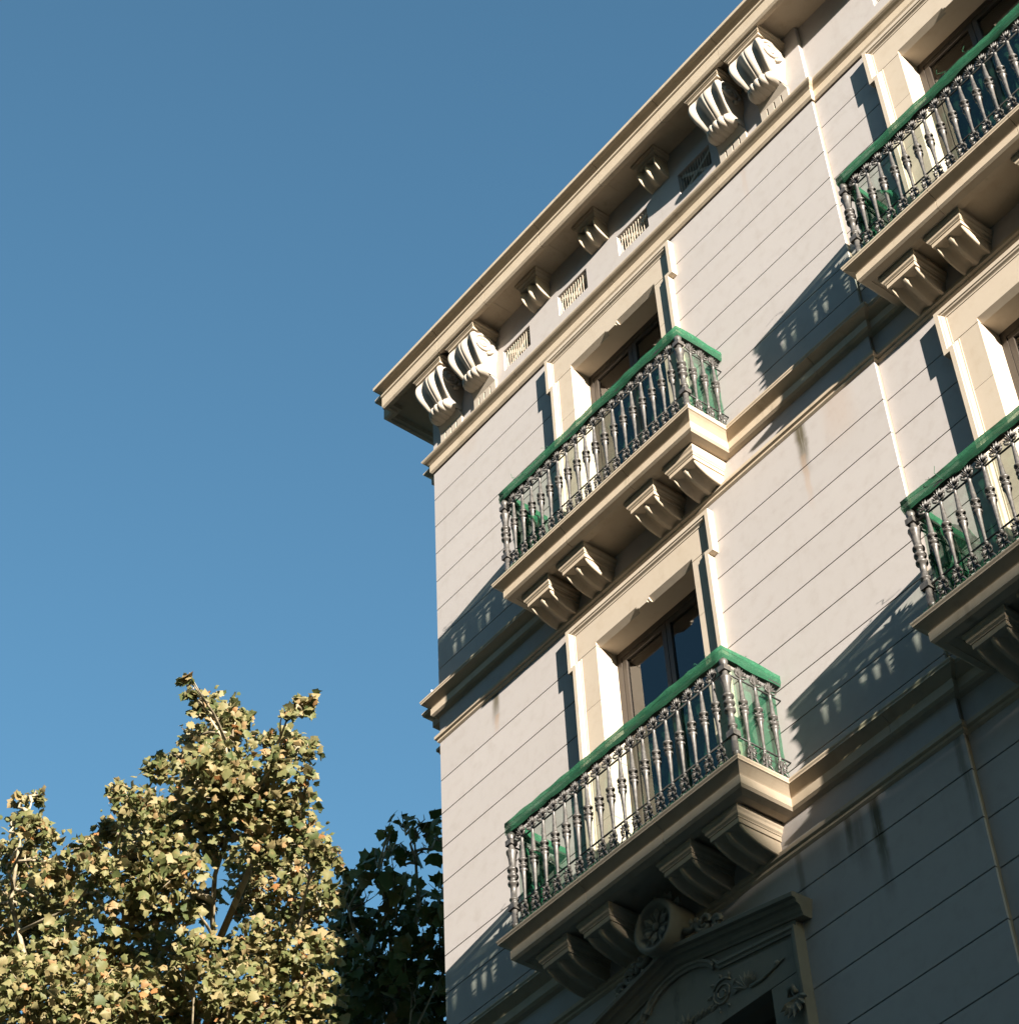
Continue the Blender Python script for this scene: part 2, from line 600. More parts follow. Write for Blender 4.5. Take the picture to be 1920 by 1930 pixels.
def bay_wall(x0, x1, off, yoff, label):
    holes = [(2.11 + off, 3.73 + off, f, h + 0.02) for h, f in OPEN]
    holes[2] = (1.95 + off, 3.90 + off, 8.05, 10.45)
    mb = MB()
    cells(mb, x0, x1, 0.13, 19.235, holes, 0.02 + yoff, 0.42)
    wall = mb.build('wall', GROOVE, bld)
    rows = []
    for lst, top, bot in ((UP, 19.05, 15.80), (MID, 15.33, 11.90), (LOW, 11.42, 6.2)):
        es = [top] + lst + [bot]
        rows += [(es[i + 1] + (GAP / 2 if i + 1 < len(es) - 1 else 0), es[i] - (GAP / 2 if i else 0)) for i in range(len(es) - 1)]
    rows += [(15.34, 15.86), (11.43, 11.95)]
    for i, (a, b) in enumerate(rows):
        hit = [h for h in holes if h[2] < b - 0.02 and h[3] > a + 0.02]
        xs = [x0 + (0.0 if x0 < 1 else 0.0)]
        for h in hit:
            xs += [h[0] - 0.0, h[1] + 0.0]
        xs.append(x1)
        for p, q in zip(xs[0::2], xs[1::2]):
            # a course that a window head cuts part-way keeps its strip above the head
            MB().box(p, q, yoff, 0.02 + yoff, a, b).build('wall_course', WALL, wall)
        for h in hit:
            if b - h[3] > 0.02:
                MB().box(h[0], h[1], yoff, 0.02 + yoff, h[3], b).build('wall_course', WALL, wall)
    # plain base below
    MB().box(x0, x1, yoff, 0.02 + yoff, 0.13, 6.2).build('wall_base', WALL, wall)
    MB().box(x0, x1, yoff + 0.0, 0.02 + yoff, 19.02, 19.26).build('wall_band', WALL, wall)
    return wall


w1 = bay_wall(0.0, 5.86, 0.0, 0.0, '')
w2 = bay_wall(5.862, XR, BAY, SB, '')
# jog side strip of the projecting bay, side street wall, floors and mass behind
MB().box(5.84, 5.8598, 0.0201, 0.42, 0.13, 19.235).build('corner_return', WALL, w1)
MB().box(0.0, 0.02, 0.0201, 0.30, 0.13, 19.235).build('corner_return', WALL, w1)
side = MB().box(-0.13, 0.0, 0.12, 13.0, 0.13, 20.4).build('side_wall', WALL, bld)
mass = MB().box(0.0, XR, 1.7, 13.0, 0.13, 20.3)
for z in (0.13, 7.6, 11.55, 15.45, 19.2):
    mass.box(0.0, XR, 0.42, 1.7, z, z + 0.3)
mass.box(XR - 0.3, XR, 0.42, 1.7, 0.13, 20.3).box(5.2, 5.6, 0.42, 1.7, 0.13, 20.3)
mass.build('building_core', ROOM, bld)
MB().box(-0.13, XR, 0.1, 13.0, 20.30, 20.50).build('roof', STONE, bld)

# ---- frieze with vents
VENTS = [(1.255, 1.700), (2.175, 2.640), (3.135, 3.600), (4.080, 4.545)]
VZ = (19.535, 19.852)
fz = MB()
cells(fz, 0.0, 5.86, 19.24, 20.30, [(a, b, *VZ) for a, b in VENTS], 0.0, 0.42)
frieze = fz.build('frieze', WALL, bld)
RV = 5.50           # the next vents start further along
fz = MB()
cells(fz, 5.862, XR, 19.24, 20.30, [(a + RV, b + RV, *VZ) for a, b in VENTS], SB, 0.42)
frieze2 = fz.build('frieze', WALL, bld)


def vent(a, b, parent, yo):
    z0, z1 = VZ
    MB().box(a - .05, b + .05, 0.20 + yo, 0.24 + yo, z0 - .05, z1 + .05).build('vent_back', SURR, parent)
    mb = MB()
    t = 0.040
    for s in (0, 1):
        p, q = ((a, z0), (b, z1)) if s == 0 else ((a, z1), (b, z0))
        d = Vector((q[0] - p[0], q[1] - p[1])).normalized()
        n = Vector((-d.y, d.x)) * t / 2
        y0, y1 = 0.036 + yo + 0.003 * s, 0.085 + yo
        P = [Vector(p) + n, Vector(q) + n, Vector(q) - n, Vector(p) - n]
        v = [(c.x, y0, c.y) for c in P] + [(c.x, y1, c.y) for c in P]
        mb.add(v, [(0, 1, 2, 3), (4, 7, 6, 5), (0, 4, 5, 1), (1, 5, 6, 2), (2, 6, 7, 3), (3, 7, 4, 0)])
    mb.build('vent_cross', SURR, parent)
    mb = MB()
    n = 13
    for i in range(n):
        x = a + 0.012 + (b - a - 0.024) * i / (n - 1)
        mb.tube([(x, 0.022 + yo, z0), (x, 0.022 + yo, z1)], 0.0032, 5)
    mb.build('vent_grille', WIRE, parent)


for a, b in VENTS:
    vent(a, b, frieze, 0.0)
for a, b in VENTS:
    vent(a + RV, b + RV, frieze2, SB)

# ---- mouldings
CORN = [(-0.05, 20.545), (0.455, 20.545), (0.470, 20.535), (0.470, 20.490), (0.460, 20.483)] + \
       [(0.448, 20.478), (0.430, 20.472), (0.408, 20.460), (0.386, 20.444), (0.372, 20.428)] + \
       [(0.372, 20.408), (0.404, 20.404), (0.408, 20.374), (0.400, 20.366), (0.390, 20.362), (0.390, 20.352), (0.398, 20.348),
        (0.398, 20.205), (0.380, 20.180), (0.345, 20.180), (0.340, 20.212), (0.310, 20.216), (0.305, 20.288), (-0.05, 20.288)]
cornice_path_cuts = [None, 0.62, 1.45, 2.40, 3.36, 4.31, 5.20, 6.30, 7.25, 8.2, 9.2, 10.2, 11.2, XR]
cornice = MB().sweep(PATH, [(-0.06, 20.31), (0.28, 20.31), (0.28, 20.292), (-0.06, 20.292)]).build('cornice', STONE, bld)
run('cornice_block', CORN, cornice_path_cuts, STONE, cornice, 0.006)

AST = [(-0.03, 19.255), (0.070, 19.250), (0.088, 19.246), (0.097, 19.238), (0.097, 19.226), (0.088, 19.212), (0.070, 19.198), (0.050, 19.186), (0.034, 19.172),
       (0.026, 19.166), (0.032, 19.160), (0.032, 19.064), (0.014, 19.040), (-0.03, 19.036)]
astragal = MB().sweep(PATH, [(-0.05, 19.20), (-0.04, 19.20), (-0.04, 19.1), (-0.05, 19.1)]).build('architrave', STONE, bld)
run('architrave_block', AST, [None, 1.5, 3.05, 4.60, 7.3, 9.1, 10.9, XR], STONE, astragal)

STR = [(-0.03, 0.012), (0.105, 0.002), (0.125, -0.004), (0.135, -0.014), (0.136, -0.028), (0.128, -0.040), (0.128, -0.042), (0.128, -0.052), (0.116, -0.056),
       (0.096, -0.068), (0.074, -0.083), (0.054, -0.098), (0.040, -0.112), (0.040, -0.120), (0.060, -0.121), (0.060, -0.198), (0.040, -0.216), (0.0, -0.228), (-0.03, -0.228)]
SML = [(-0.03, 0.008), (0.028, 0.003), (0.040, 0.0), (0.040, -0.034), (0.030, -0.040), (0.020, -0.044), (0.020, -0.066), (0.004, -0.080), (-0.03, -0.082)]
ZS = (15.865, 11.953)
BALC = {0: dict(a=1.70, b=4.165, B=0.436), 1: dict(a=1.64, b=4.22, B=0.508)}
for i, z in enumerate(ZS):
    a, b = BALC[i]['a'], BALC[i]['b']
    core = MB().sweep(PATH, [(-0.05, z - .05), (-0.04, z - .05), (-0.04, z - .15), (-0.05, z - .15)]).build('string_course', STONE, bld)
    run('string_block', STR, [None, a - 0.002], STONE, core, dz=z)
    run('string_block', STR, [b + 0.002, 5.30, a + BAY - 0.002], STONE, core, dz=z)
    run('string_block', STR, [b + BAY + 0.002, 10.6, XR], STONE, core, dz=z)
    run('sill_block', SML, [None, 0.98, 2.45, 3.52, 4.70, 6.9, 8.4, 9.9, 11.2, XR], STONE, core, dz=z - 0.471)

# white bird-spike stub on the string course at the corner
MB().tube([(-0.05, -0.02, 15.87), (-0.075, -0.03, 16.0)], 0.004, 5).lathe([(0.001, -.01), (0.012, 0), (0.012, .012), (0.001, .02)], 8, (-0.075, -0.03, 16.0)).build('sensor_stub', WHITE, bld)


# ---- fluted scroll bracket: front skin with rims and hollows, solid sides
def scroll_bracket(mb, w, prof, depth, nu=24, rims=(-1, 0, 1), rim_w=0.22, back=0.0, twist=0.0, taper=None, leaf=False):
    """prof: list of (y,z) from the top front to the bottom; rims: raised lines across the width"""
    n = len(prof)
    verts, faces = [], []
    for i, (y, z) in enumerate(prof):
        a, b = prof[max(i - 1, 0)], prof[min(i + 1, n - 1)]
        t = Vector((b[0] - a[0], b[1] - a[1])).normalized()
        nn = Vector((-t.y, t.x))      # points into the block for a curve running down and back
        if nn.x < 0:
            nn = -nn
        v_ = i / (n - 1)
        fade = min(1.0, 1.5 * (1 - v_) + 0.35)
        if leaf:          # hollows open below the plate and close towards the tip
            fade = min(1.0, max(0.0, (v_ - 0.02) / 0.30)) ** 0.8 * (1.0 - 0.75 * v_ ** 3)
        wd = w / 2 * (taper(v_) if taper else 1.0)
        sh = twist * math.sin(math.pi * v_)
        rr = [r + (sh if abs(r) < 1 else 0) for r in rims]
        for j in range(nu + 1):
            u = -1 + 2 * j / nu
            q = max(i_ for i_, r in enumerate(rr[:-1]) if u >= r - 1e-6)
            fr_ = (u - rr[q]) / (rr[q + 1] - rr[q])
            g_ = max(0.0, min(1.0, (fr_ - rim_w * .5) / (1 - rim_w)))
            dd = depth * math.sin(math.pi * g_) ** 0.75 * fade
            if abs(u) > 0.93:
                dd += 0.006 * (abs(u) - 0.93) / 0.07
            verts.append((u * wd, y + nn.x * dd, z + nn.y * dd))
    k = nu + 1
    for i in range(n - 1):
        for j in range(nu):
            faces.append((i * k + j, i * k + j + 1, (i + 1) * k + j + 1, (i + 1) * k + j))
    mb.add(verts, faces, True)
    for s_ in (0, nu):
        sv = [verts[i * k + s_] for i in range(n)]
        bk = [(x, back, z) for x, y, z in sv]
        mb.add(sv + bk, [(i, i + 1, n + i + 1, n + i) for i in range(n - 1)])
    return mb


def abacus(mb, w, yf, z0, z1, steps=None):
    """moulded square plate: projects furthest at its top"""
    h = z1 - z0
    pr = [(0.0, z1), (0.0, z1 - h * .22), (-0.012, z1 - h * .34), (-0.016, z1 - h * .52), (-0.030, z1 - h * .62), (-0.030, z1 - h * .68), (-0.038, z1 - h * .70), (-0.038, z0), (-0.09, z0), (-0.09, z1)]
    mb.sweep([(-w / 2, 0.0), (-w / 2, yf), (w / 2, yf), (w / 2, 0.0)], pr)
    mb.box(-w / 2 + .06, w / 2 - .06, yf + .06, 0.0, z0 + .002, z1 - .002)
    return mb


# ---- cornice modillions
mod_prof = bez((-0.175, 20.165), (-0.215, 20.10), (-0.175, 20.01), (-0.115, 19.975), 7) + bez((-0.115, 19.975), (-0.07, 19.95), (-0.03, 19.94), (-0.004, 19.938), 4)[1:]
mb = MB()
abacus(mb, 0.355, -0.215, 20.165, 20.287)
scroll_bracket(mb, 0.265, mod_prof, 0.052, nu=32)
mod_me = mb.mesh('modillion', STONE)
for x in (1.930, 2.885, 3.838):
    link('modillion', mod_me, cornice, (x, 0, 0))
for x in (1.930, 2.885, 3.838):
    link('modillion', mod_me, cornice, (x + RV, SB, 0))

# ---- acanthus consoles
con_prof = bez((-0.300, 20.100), (-0.385, 20.03), (-0.370, 19.90), (-0.290, 19.800), 10) + bez((-0.290, 19.800), (-0.225, 19.715), (-0.165, 19.66), (-0.125, 19.625), 6)[1:]
mb = MB()
abacus(mb, 0.505, -0.365, 20.105, 20.205)
mb.box(-0.215, 0.215, -0.30, 0.0, 20.203, 20.287)
con_abacus = mb.mesh('console_plate', STONE)
main = con_prof[:11] + bez(con_prof[10], (-0.245, 19.740), (-0.205, 19.700), (-0.180, 19.688), 7)[1:]
roll = bez((-0.180, 19.688), (-0.222, 19.690), (-0.258, 19.655), (-0.250, 19.612), 6)[1:] + bez((-0.250, 19.612), (-0.242, 19.560), (-0.190, 19.530), (-0.050, 19.545), 7)[1:]
rows = main + roll
nm_, nr_ = len(main), len(rows)
NU = 64
verts, faces = [], []
mb = MB()
for i, (y, z) in enumerate(rows):
    a, b = rows[max(i - 1, 0)], rows[min(i + 1, nr_ - 1)]
    t = Vector((b[0] - a[0], b[1] - a[1])).normalized()
    nn = Vector((-t.y, t.x))
    if i < nm_ and nn.x < 0:
        nn = -nn
    v_ = min(1.0, i / (nm_ - 1))
    q_ = max(0.0, (i - nm_ + 1) / (nr_ - nm_))
    wd = 0.195 * (1.0 + 0.09 * math.sin(math.pi * min(1, v_ * 1.5)) - 0.26 * max(0.0, v_ - 0.35) ** 1.2 + 0.05 * math.sin(math.pi * q_))
    sh = 0.20 * math.sin(math.pi * v_ * 0.95)
    lf = min(1.0, max(0.0, (v_ - 0.04) / 0.28)) * (1.0 - 0.85 * v_ ** 4)
    for k in range(NU + 1):
        u = -1 + 2 * k / NU
        yy, zz = y, z
        if i < nm_:
            g = 0.0
            for (cu, sg) in ((-0.52 + sh * 0.4, 0.235), (0.50 + sh * 0.75, 0.215)):
                g += math.exp(-((u - cu) / sg) ** 2)
            fold = 0.007 * math.sin(9 * u + 7 * v_) * lf * g
            dd = 0.066 * g * lf + fold
            # a fine groove splits the central rib
            dd += 0.010 * math.exp(-((u - sh * 0.62) / 0.035) ** 2) * lf
            dd += 0.012 * max(0.0, abs(u) - 0.90) / 0.10
            yy += abs(nn.x) * dd
            zz += nn.y * dd
        else:
            rnd = 1 - 0.55 * abs(u) ** 3
            fl = 0.020 * (1 - abs(math.cos(2.5 * math.pi * u))) ** 1.5
            yy = -0.120 + (y + 0.120) * rnd * (1 - fl * 7)
            zz = 19.612 + (z - 19.612) * (1 - 0.25 * abs(u) ** 3) * (1 - fl * 6)
        verts.append((u * wd, yy, zz))
k_ = NU + 1
for i in range(nr_ - 1):
    for k in range(NU):
        faces.append((i * k_ + k, i * k_ + k + 1, (i + 1) * k_ + k + 1, (i + 1) * k_ + k))
mb.add(verts, faces, True)
for e in (0, NU):
    sv = [verts[i * k_ + e] for i in range(nr_)]
    bk = [(x, 0.0, z) for x, y, z in sv]
    mb.add(sv + bk, [(i, i + 1, nr_ + i + 1, nr_ + i) for i in range(nr_ - 1)])
for s in (-1, 1):
    x = s * 0.206
    pts = []
    for i in range(40):
        t = i / 39
        a = math.radians(-70 + 860 * t)
        r = 0.128 * (1 - t) ** 0.85 + 0.014
        pts.append((x + s * 0.004 * t, -0.185 + r * math.cos(a), 19.955 + r * math.sin(a)))
    mb.tube(pts, [0.023 * (1 - 0.35 * i / 39) for i in range(40)], 8)
    mb.lathe([(0.03, -.01), (0.03, 0.014), (0.018, 0.024), (0.001, .027)] if s > 0 else [(0.001, -.027), (0.018, -.024), (0.03, -.014), (0.03, .01)], 12, (x, -0.185, 19.955), axis='X')
con_me = mb.mesh('console_scroll', CARVE)
# slotted foot block
mb = MB()
for a, b in ((-0.185, -0.105), (-0.085, -0.010), (0.010, 0.085), (0.105, 0.185)):
    mb.box(a, b, -0.030, 0.0, 19.335, 19.465)
mb.box(-0.185, 0.185, -0.012, 0.0, 19.335, 19.465)
mb.box(-0.185, 0.185, -0.030, 0.0, 19.465, 19.485).box(-0.185, 0.185, -0.030, 0.0, 19.255, 19.335)
mb.add([(-0.185, -0.030, 19.486), (0.185, -0.030, 19.486), (0.165, -0.075, 19.56), (-0.165, -0.075, 19.56), (-0.185, 0, 19.486), (0.185, 0, 19.486), (0.165, 0, 19.56), (-0.165, 0, 19.56)],
       [(0, 1, 2, 3), (4, 7, 6, 5), (0, 4, 5, 1), (1, 5, 6, 2), (2, 6, 7, 3), (3, 7, 4, 0)])
foot_me = mb.mesh('console_foot', CARVE)
for x, yo in [(0.355, 0), (0.945, 0), (4.865, 0), (5.455, 0)]:
    for me, nm in ((con_abacus, 'console_plate'), (con_me, 'acanthus_console'), (foot_me, 'console_foot')):
        link(nm, me, cornice, (x, yo, 0))


# ---- window surrounds and windows
def surround(off, yo, zh, zf, name='window_surround'):
    x0, x1 = 2.31, 3.59
    zt, ze = zh + 0.305, zh - 0.01
    lin = MB()

    def prism(xa, xb, ch):
        pr = [(-0.03, zt), (-0.03, zh + ch), (-0.03 + ch * 1.1, zh), (0.26, zh), (0.26, zt)]
        v = [(xa, y, z) for y, z in pr] + [(xb, y, z) for y, z in pr]
        n = len(pr)
        lin.add(v, [tuple(range(n)), tuple(reversed(range(n, 2 * n)))] + [(i, (i + 1) % n, n + (i + 1) % n, n + i) for i in range(n)])
    lin.box(2.05, x0, -0.03, 0.26, zh + 0.004, zt)
    lin.box(x1, 3.79, -0.03, 0.26, zh + 0.004, zt)
    prism(x0, 2.86, 0.042)
    prism(2.86, 2.885, 0.018)
    prism(2.885, 3.0, 0.0015)
    prism(3.0, 3.025, 0.018)
    prism(3.025, x1, 0.042)
    root = lin.build(name, SURR, bld)
    root.location = (off, yo, 0)
    # jamb blocks
    zs = [zh]
    while zs[-1] > zf + 0.3:
        zs.append(max(zf, zs[-1] - 0.62))
    for i in range(len(zs) - 1):
        for xa, xb in ((2.11, x0), (x1, 3.73)):
            MB().box(xa, xb, -0.03, 0.26, zs[i + 1], zs[i] - 0.004).build('jamb_block', SURR, root)
    prof = [(0.0, -0.02), (0.0, 0.036), (0.014, 0.036), (0.020, 0.042), (0.030, 0.056), (0.046, 0.060), (0.048, 0.068), (0.090, 0.068), (0.090, -0.02)]
    pth = [(3.73, zf), (3.73, ze), (3.79, ze), (3.79, zt), (2.05, zt), (2.05, ze), (2.11, ze), (2.11, zf)]
    MB().sweep(pth[:4] + [(2.98, zt)], prof, 'XZ').build('eared_moulding', SURR, root)
    MB().sweep([(2.976, zt)] + pth[4:], prof, 'XZ').build('eared_moulding', SURR, root)
    return root


def window(off, yo, zh, zf, blind=True):
    x0, x1 = 2.312, 3.588
    y0, y1 = 0.20 + yo, 0.258 + yo
    fw = 0.055
    fr = MB().box(x0, x0 + fw, y0, y1, zf, zh - .002).box(x1 - fw, x1, y0, y1, zf, zh - .002).box(x0 + fw, x1 - fw, y0, y1, zh - .07, zh - .002).box(x0 + fw, x1 - fw, y0, y1, zf, zf + 0.08)
    fr.box(2.05, 3.85, y1, y1 + .05, zh - .02, zh + .4).box(2.0, x0 + .02, y1, y1 + .05, zf, zh - .02).box(x1 - .02, 3.9, y1, y1 + .05, zf, zh - .02)
    root = fr.build('window', FRAME, bld)
    root.location = (off, 0, 0)
    xm = (x0 + x1) / 2
    for a, b in ((x0 + fw + .004, xm - .004), (xm + .004, x1 - fw - .004)):
        s = 0.05
        za, zb = zf + 0.085, zh - 0.075
        mb = MB().box(a, a + s, y0 + .008, y1 - .008, za, zb).box(b - s, b, y0 + .008, y1 - .008, za, zb).box(a + s, b - s, y0 + .008, y1 - .008, zb - s, zb).box(a + s, b - s, y0 + .008, y1 - .008, za, za + .12)
        mb.build('sash', FRAME, root)
        MB().box(a + s, b - s, (y0 + y1) / 2 - .003, (y0 + y1) / 2 + .003, za + .12, zb - s).build('pane', GLASS, root)
    if blind:
        mb = MB()
        n = 14
        xa, xb = x0 + 0.06, x0 + 0.24
        v, f = [], []
        for i in range(n + 1):
            x = xa + (xb - xa) * i / n
            y = y1 + 0.075 + 0.018 * math.sin(i * 1.9)
            v += [(x, y, zf), (x, y, zh - .22)]
        for i in range(n):
            f.append((2 * i, 2 * i + 1, 2 * i + 3, 2 * i + 2))
        mb.add(v, f)
        mb.build('curtain', BLIND, root)
    return root


for off, yo in ((0, 0), (BAY, SB)):
    for (h, f) in OPEN[:2]:
        surround(off, yo, h, f)
        window(off, yo, h, f)

# ---- balusters and posts (shared meshes, origin on the slab)
shaft = [(0.010, 0.215), (0.019, 0.222), (0.019, 0.232), (0.013, 0.238), (0.013, 0.252), (0.016, 0.262), (0.015, 0.30), (0.018, 0.36), (0.022, 0.43), (0.027, 0.49), (0.031, 0.512),
         (0.035, 0.522), (0.033, 0.532), (0.020, 0.536), (0.018, 0.548), (0.035, 0.552), (0.037, 0.562), (0.032, 0.570), (0.022, 0.574), (0.030, 0.585), (0.026, 0.597), (0.017, 0.602), (0.016, 0.612),
         (0.036, 0.618), (0.038, 0.626), (0.036, 0.634), (0.025, 0.638), (0.024, 0.66), (0.0205, 0.72), (0.0165, 0.79), (0.0145, 0.832), (0.019, 0.838), (0.019, 0.848), (0.013, 0.856), (0.012, 0.90), (0.008, 0.985)]
mb = MB().lathe([(r * (0.86 if r < 0.03 else 1.0), z) for r, z in shaft], 12, flute=(0.27, 0.515))
for k in range(7):                                    # palmette under the rail
    a = math.radians(-60 + 20 * k)
    mb.petal((0, 0, 0.884), (math.sin(a), -0.22, math.cos(a)), 0.078 + 0.012 * (1 - abs(k - 3) / 3), 0.0095, 0.012)
for s in (-1, 1):                                     # side curls
    mb.tube([(s * 0.012, -0.006, 0.872), (s * 0.035, -0.012, 0.866), (s * 0.052, -0.014, 0.880), (s * 0.055, -0.012, 0.900), (s * 0.044, -0.012, 0.908), (s * 0.036, -0.012, 0.898)], 0.0085, 5)
    # leaf scroll at the foot
    mb.tube([(s * 0.006, -0.004, 0.205), (s * 0.026, -0.012, 0.185), (s * 0.042, -0.014, 0.150), (s * 0.038, -0.012, 0.112), (s * 0.020, -0.012, 0.108), (s * 0.018, -0.012, 0.130)], 0.0085, 5)
    mb.tube([(s * 0.010, -0.004, 0.105), (s * 0.040, -0.010, 0.088), (s * 0.058, -0.012, 0.050), (s * 0.050, -0.010, 0.012)], 0.009, 5)
    for a in (35, 75, 115, 150):
        mb.petal((0, -0.004, 0.165), (s * math.sin(math.radians(a)), -0.4, math.cos(math.radians(a))), 0.058, 0.010, 0.010)
    mb.petal((0, -0.004, 0.06), (s * 0.8, -0.35, -0.6), 0.06, 0.012, 0.012)
mb.lathe([(0.010, 0.0), (0.014, 0.02), (0.010, 0.06), (0.012, 0.12), (0.010, 0.2), (0.012, 0.216)], 8)
for k in range(6):                                    # flower collar at the waist
    a = math.radians(60 * k)
    mb.petal((0.014 * math.cos(a), 0.014 * math.sin(a), 0.578), (math.cos(a), math.sin(a), 0.15), 0.028, 0.010, 0.008)
BAL_ME = mb.mesh('baluster', IRON)
post = [(0.030, 0.0), (0.030, 0.06), (0.034, 0.065), (0.034, 0.075), (0.026, 0.08), (0.026, 0.205), (0.026, 0.275), (0.032, 0.285), (0.026, 0.30), (0.024, 0.31), (0.038, 0.314), (0.038, 0.324), (0.026, 0.33), (0.025, 0.39), (0.028, 0.458),
        (0.044, 0.462), (0.046, 0.472), (0.044, 0.482), (0.027, 0.486), (0.026, 0.528), (0.045, 0.532), (0.047, 0.542), (0.045, 0.552), (0.026, 0.556), (0.026, 0.596), (0.044, 0.600), (0.046, 0.610), (0.044, 0.620), (0.028, 0.626), (0.028, 0.65),
        (0.034, 0.72), (0.042, 0.765), (0.050, 0.785), (0.047, 0.796), (0.030, 0.800), (0.026, 0.815), (0.024, 0.85), (0.026, 0.915), (0.034, 0.94), (0.036, 0.96), (0.028, 0.985), (0.014, 1.0)]
mb = MB().lathe(post, 14, flute=(0.64, 0.786))
mb.box(-0.038, 0.038, -0.038, 0.038, 0.215, 0.268).box(-0.036, 0.036, -0.036, 0.036, 0.855, 0.905)
POST_ME = mb.mesh('corner_post', IRON)

# bracket under a balcony
BRK = {}
for i in (0, 1):
    B = BALC[i]['B']
    d = B - 0.436
    mb = MB()
    abacus(mb, 0.385, -(0.390 + d), -0.358, -0.226)
    pr = bez((-0.335 - d, -0.350), (-0.330 - d, -0.395), (-0.270 - d, -0.425), (-0.200 - d * .7, -0.455), 7) + bez((-0.200 - d * .7, -0.455), (-0.13 - d * .3, -0.482), (-0.07, -0.488), (-0.004, -0.490), 5)[1:]
    scroll_bracket(mb, 0.285, pr, 0.062, nu=36)
    BRK[i] = mb.mesh('bracket', STONE)


def balcony(i, off, yo, label):
    a, b, B, z = BALC[i]['a'], BALC[i]['b'], BALC[i]['B'], ZS[i]
    mb = MB().box(a + .01, b - .01, -B + .01, 0.01, -0.185, -0.004)
    mb.box(a + .01, a + .09, -B + .01, 0.0, -0.222, -0.187).box(b - .09, b - .01, -B + .01, 0.0, -0.222, -0.187).box(a + .092, b - .092, -B + .01, -B + .09, -0.222, -0.187)
    root = mb.build('balcony', STONE, bld)
    root.location = (off, yo, z)
    prof = [(p if p > 0 else -0.02, h) for p, h in STR]
    x1, x2 = a + (b - a) * 0.34, a + (b - a) * 0.69
    gp = 0.0025
    MB().sweep([(a, -0.004), (a, -B), (x1 - gp, -B)], prof).build('slab_moulding', STONE, root)
    MB().sweep([(x1 + gp, -B), (x2 - gp, -B)], prof).build('slab_moulding', STONE, root)
    MB().sweep([(x2 + gp, -B), (b, -B), (b, -0.004)], prof).build('slab_moulding', STONE, root)
    c = 2.933
    for x in (c - 0.977, c - 0.475, c + 0.470, c + 0.985):
        link('bracket', BRK[i], root, (x, 0, 0))
    yr = -(B + 0.066)
    xl, xr = a + 0.030, b + 0.062
    for x in (xl, xr):
        link('corner_post', POST_ME, root, (x, yr, 0))
    nb = 18
    for k in range(nb):
        x = xl + (xr - xl) * (k + 1) / (nb + 1)
        link('baluster', BAL_ME, root, (x, yr, 0))
    ns = 3
    for x, rz in ((xl, -math.pi / 2), (xr, math.pi / 2)):
        for k in range(ns):
            link('baluster', BAL_ME, root, (x, yr * (1 - (k + 1) / (ns + 0.75)), 0), rz)
    for zz, r in ((0.243, 0.008), (0.853, 0.008)):
        MB().tube([(xl, 0.0, zz), (xl, yr, zz)], r, 6).tube([(xl, yr, zz), (xr, yr, zz)], r, 6).tube([(xr, yr, zz), (xr, 0.0, zz)], r, 6).build('tie_bar', DARKIRON, root)
    hr = [(-0.024, 0.985), (0.024, 0.985), (0.030, 0.995), (0.030, 1.015), (0.016, 1.028), (-0.016, 1.028), (-0.030, 1.015), (-0.030, 0.995)]
    MB().sweep([(xl, 0.0), (xl, yr), (xr, yr), (xr, 0.0)], hr).build('handrail', DARKIRON, root)
    return root, xl, xr, yr, z


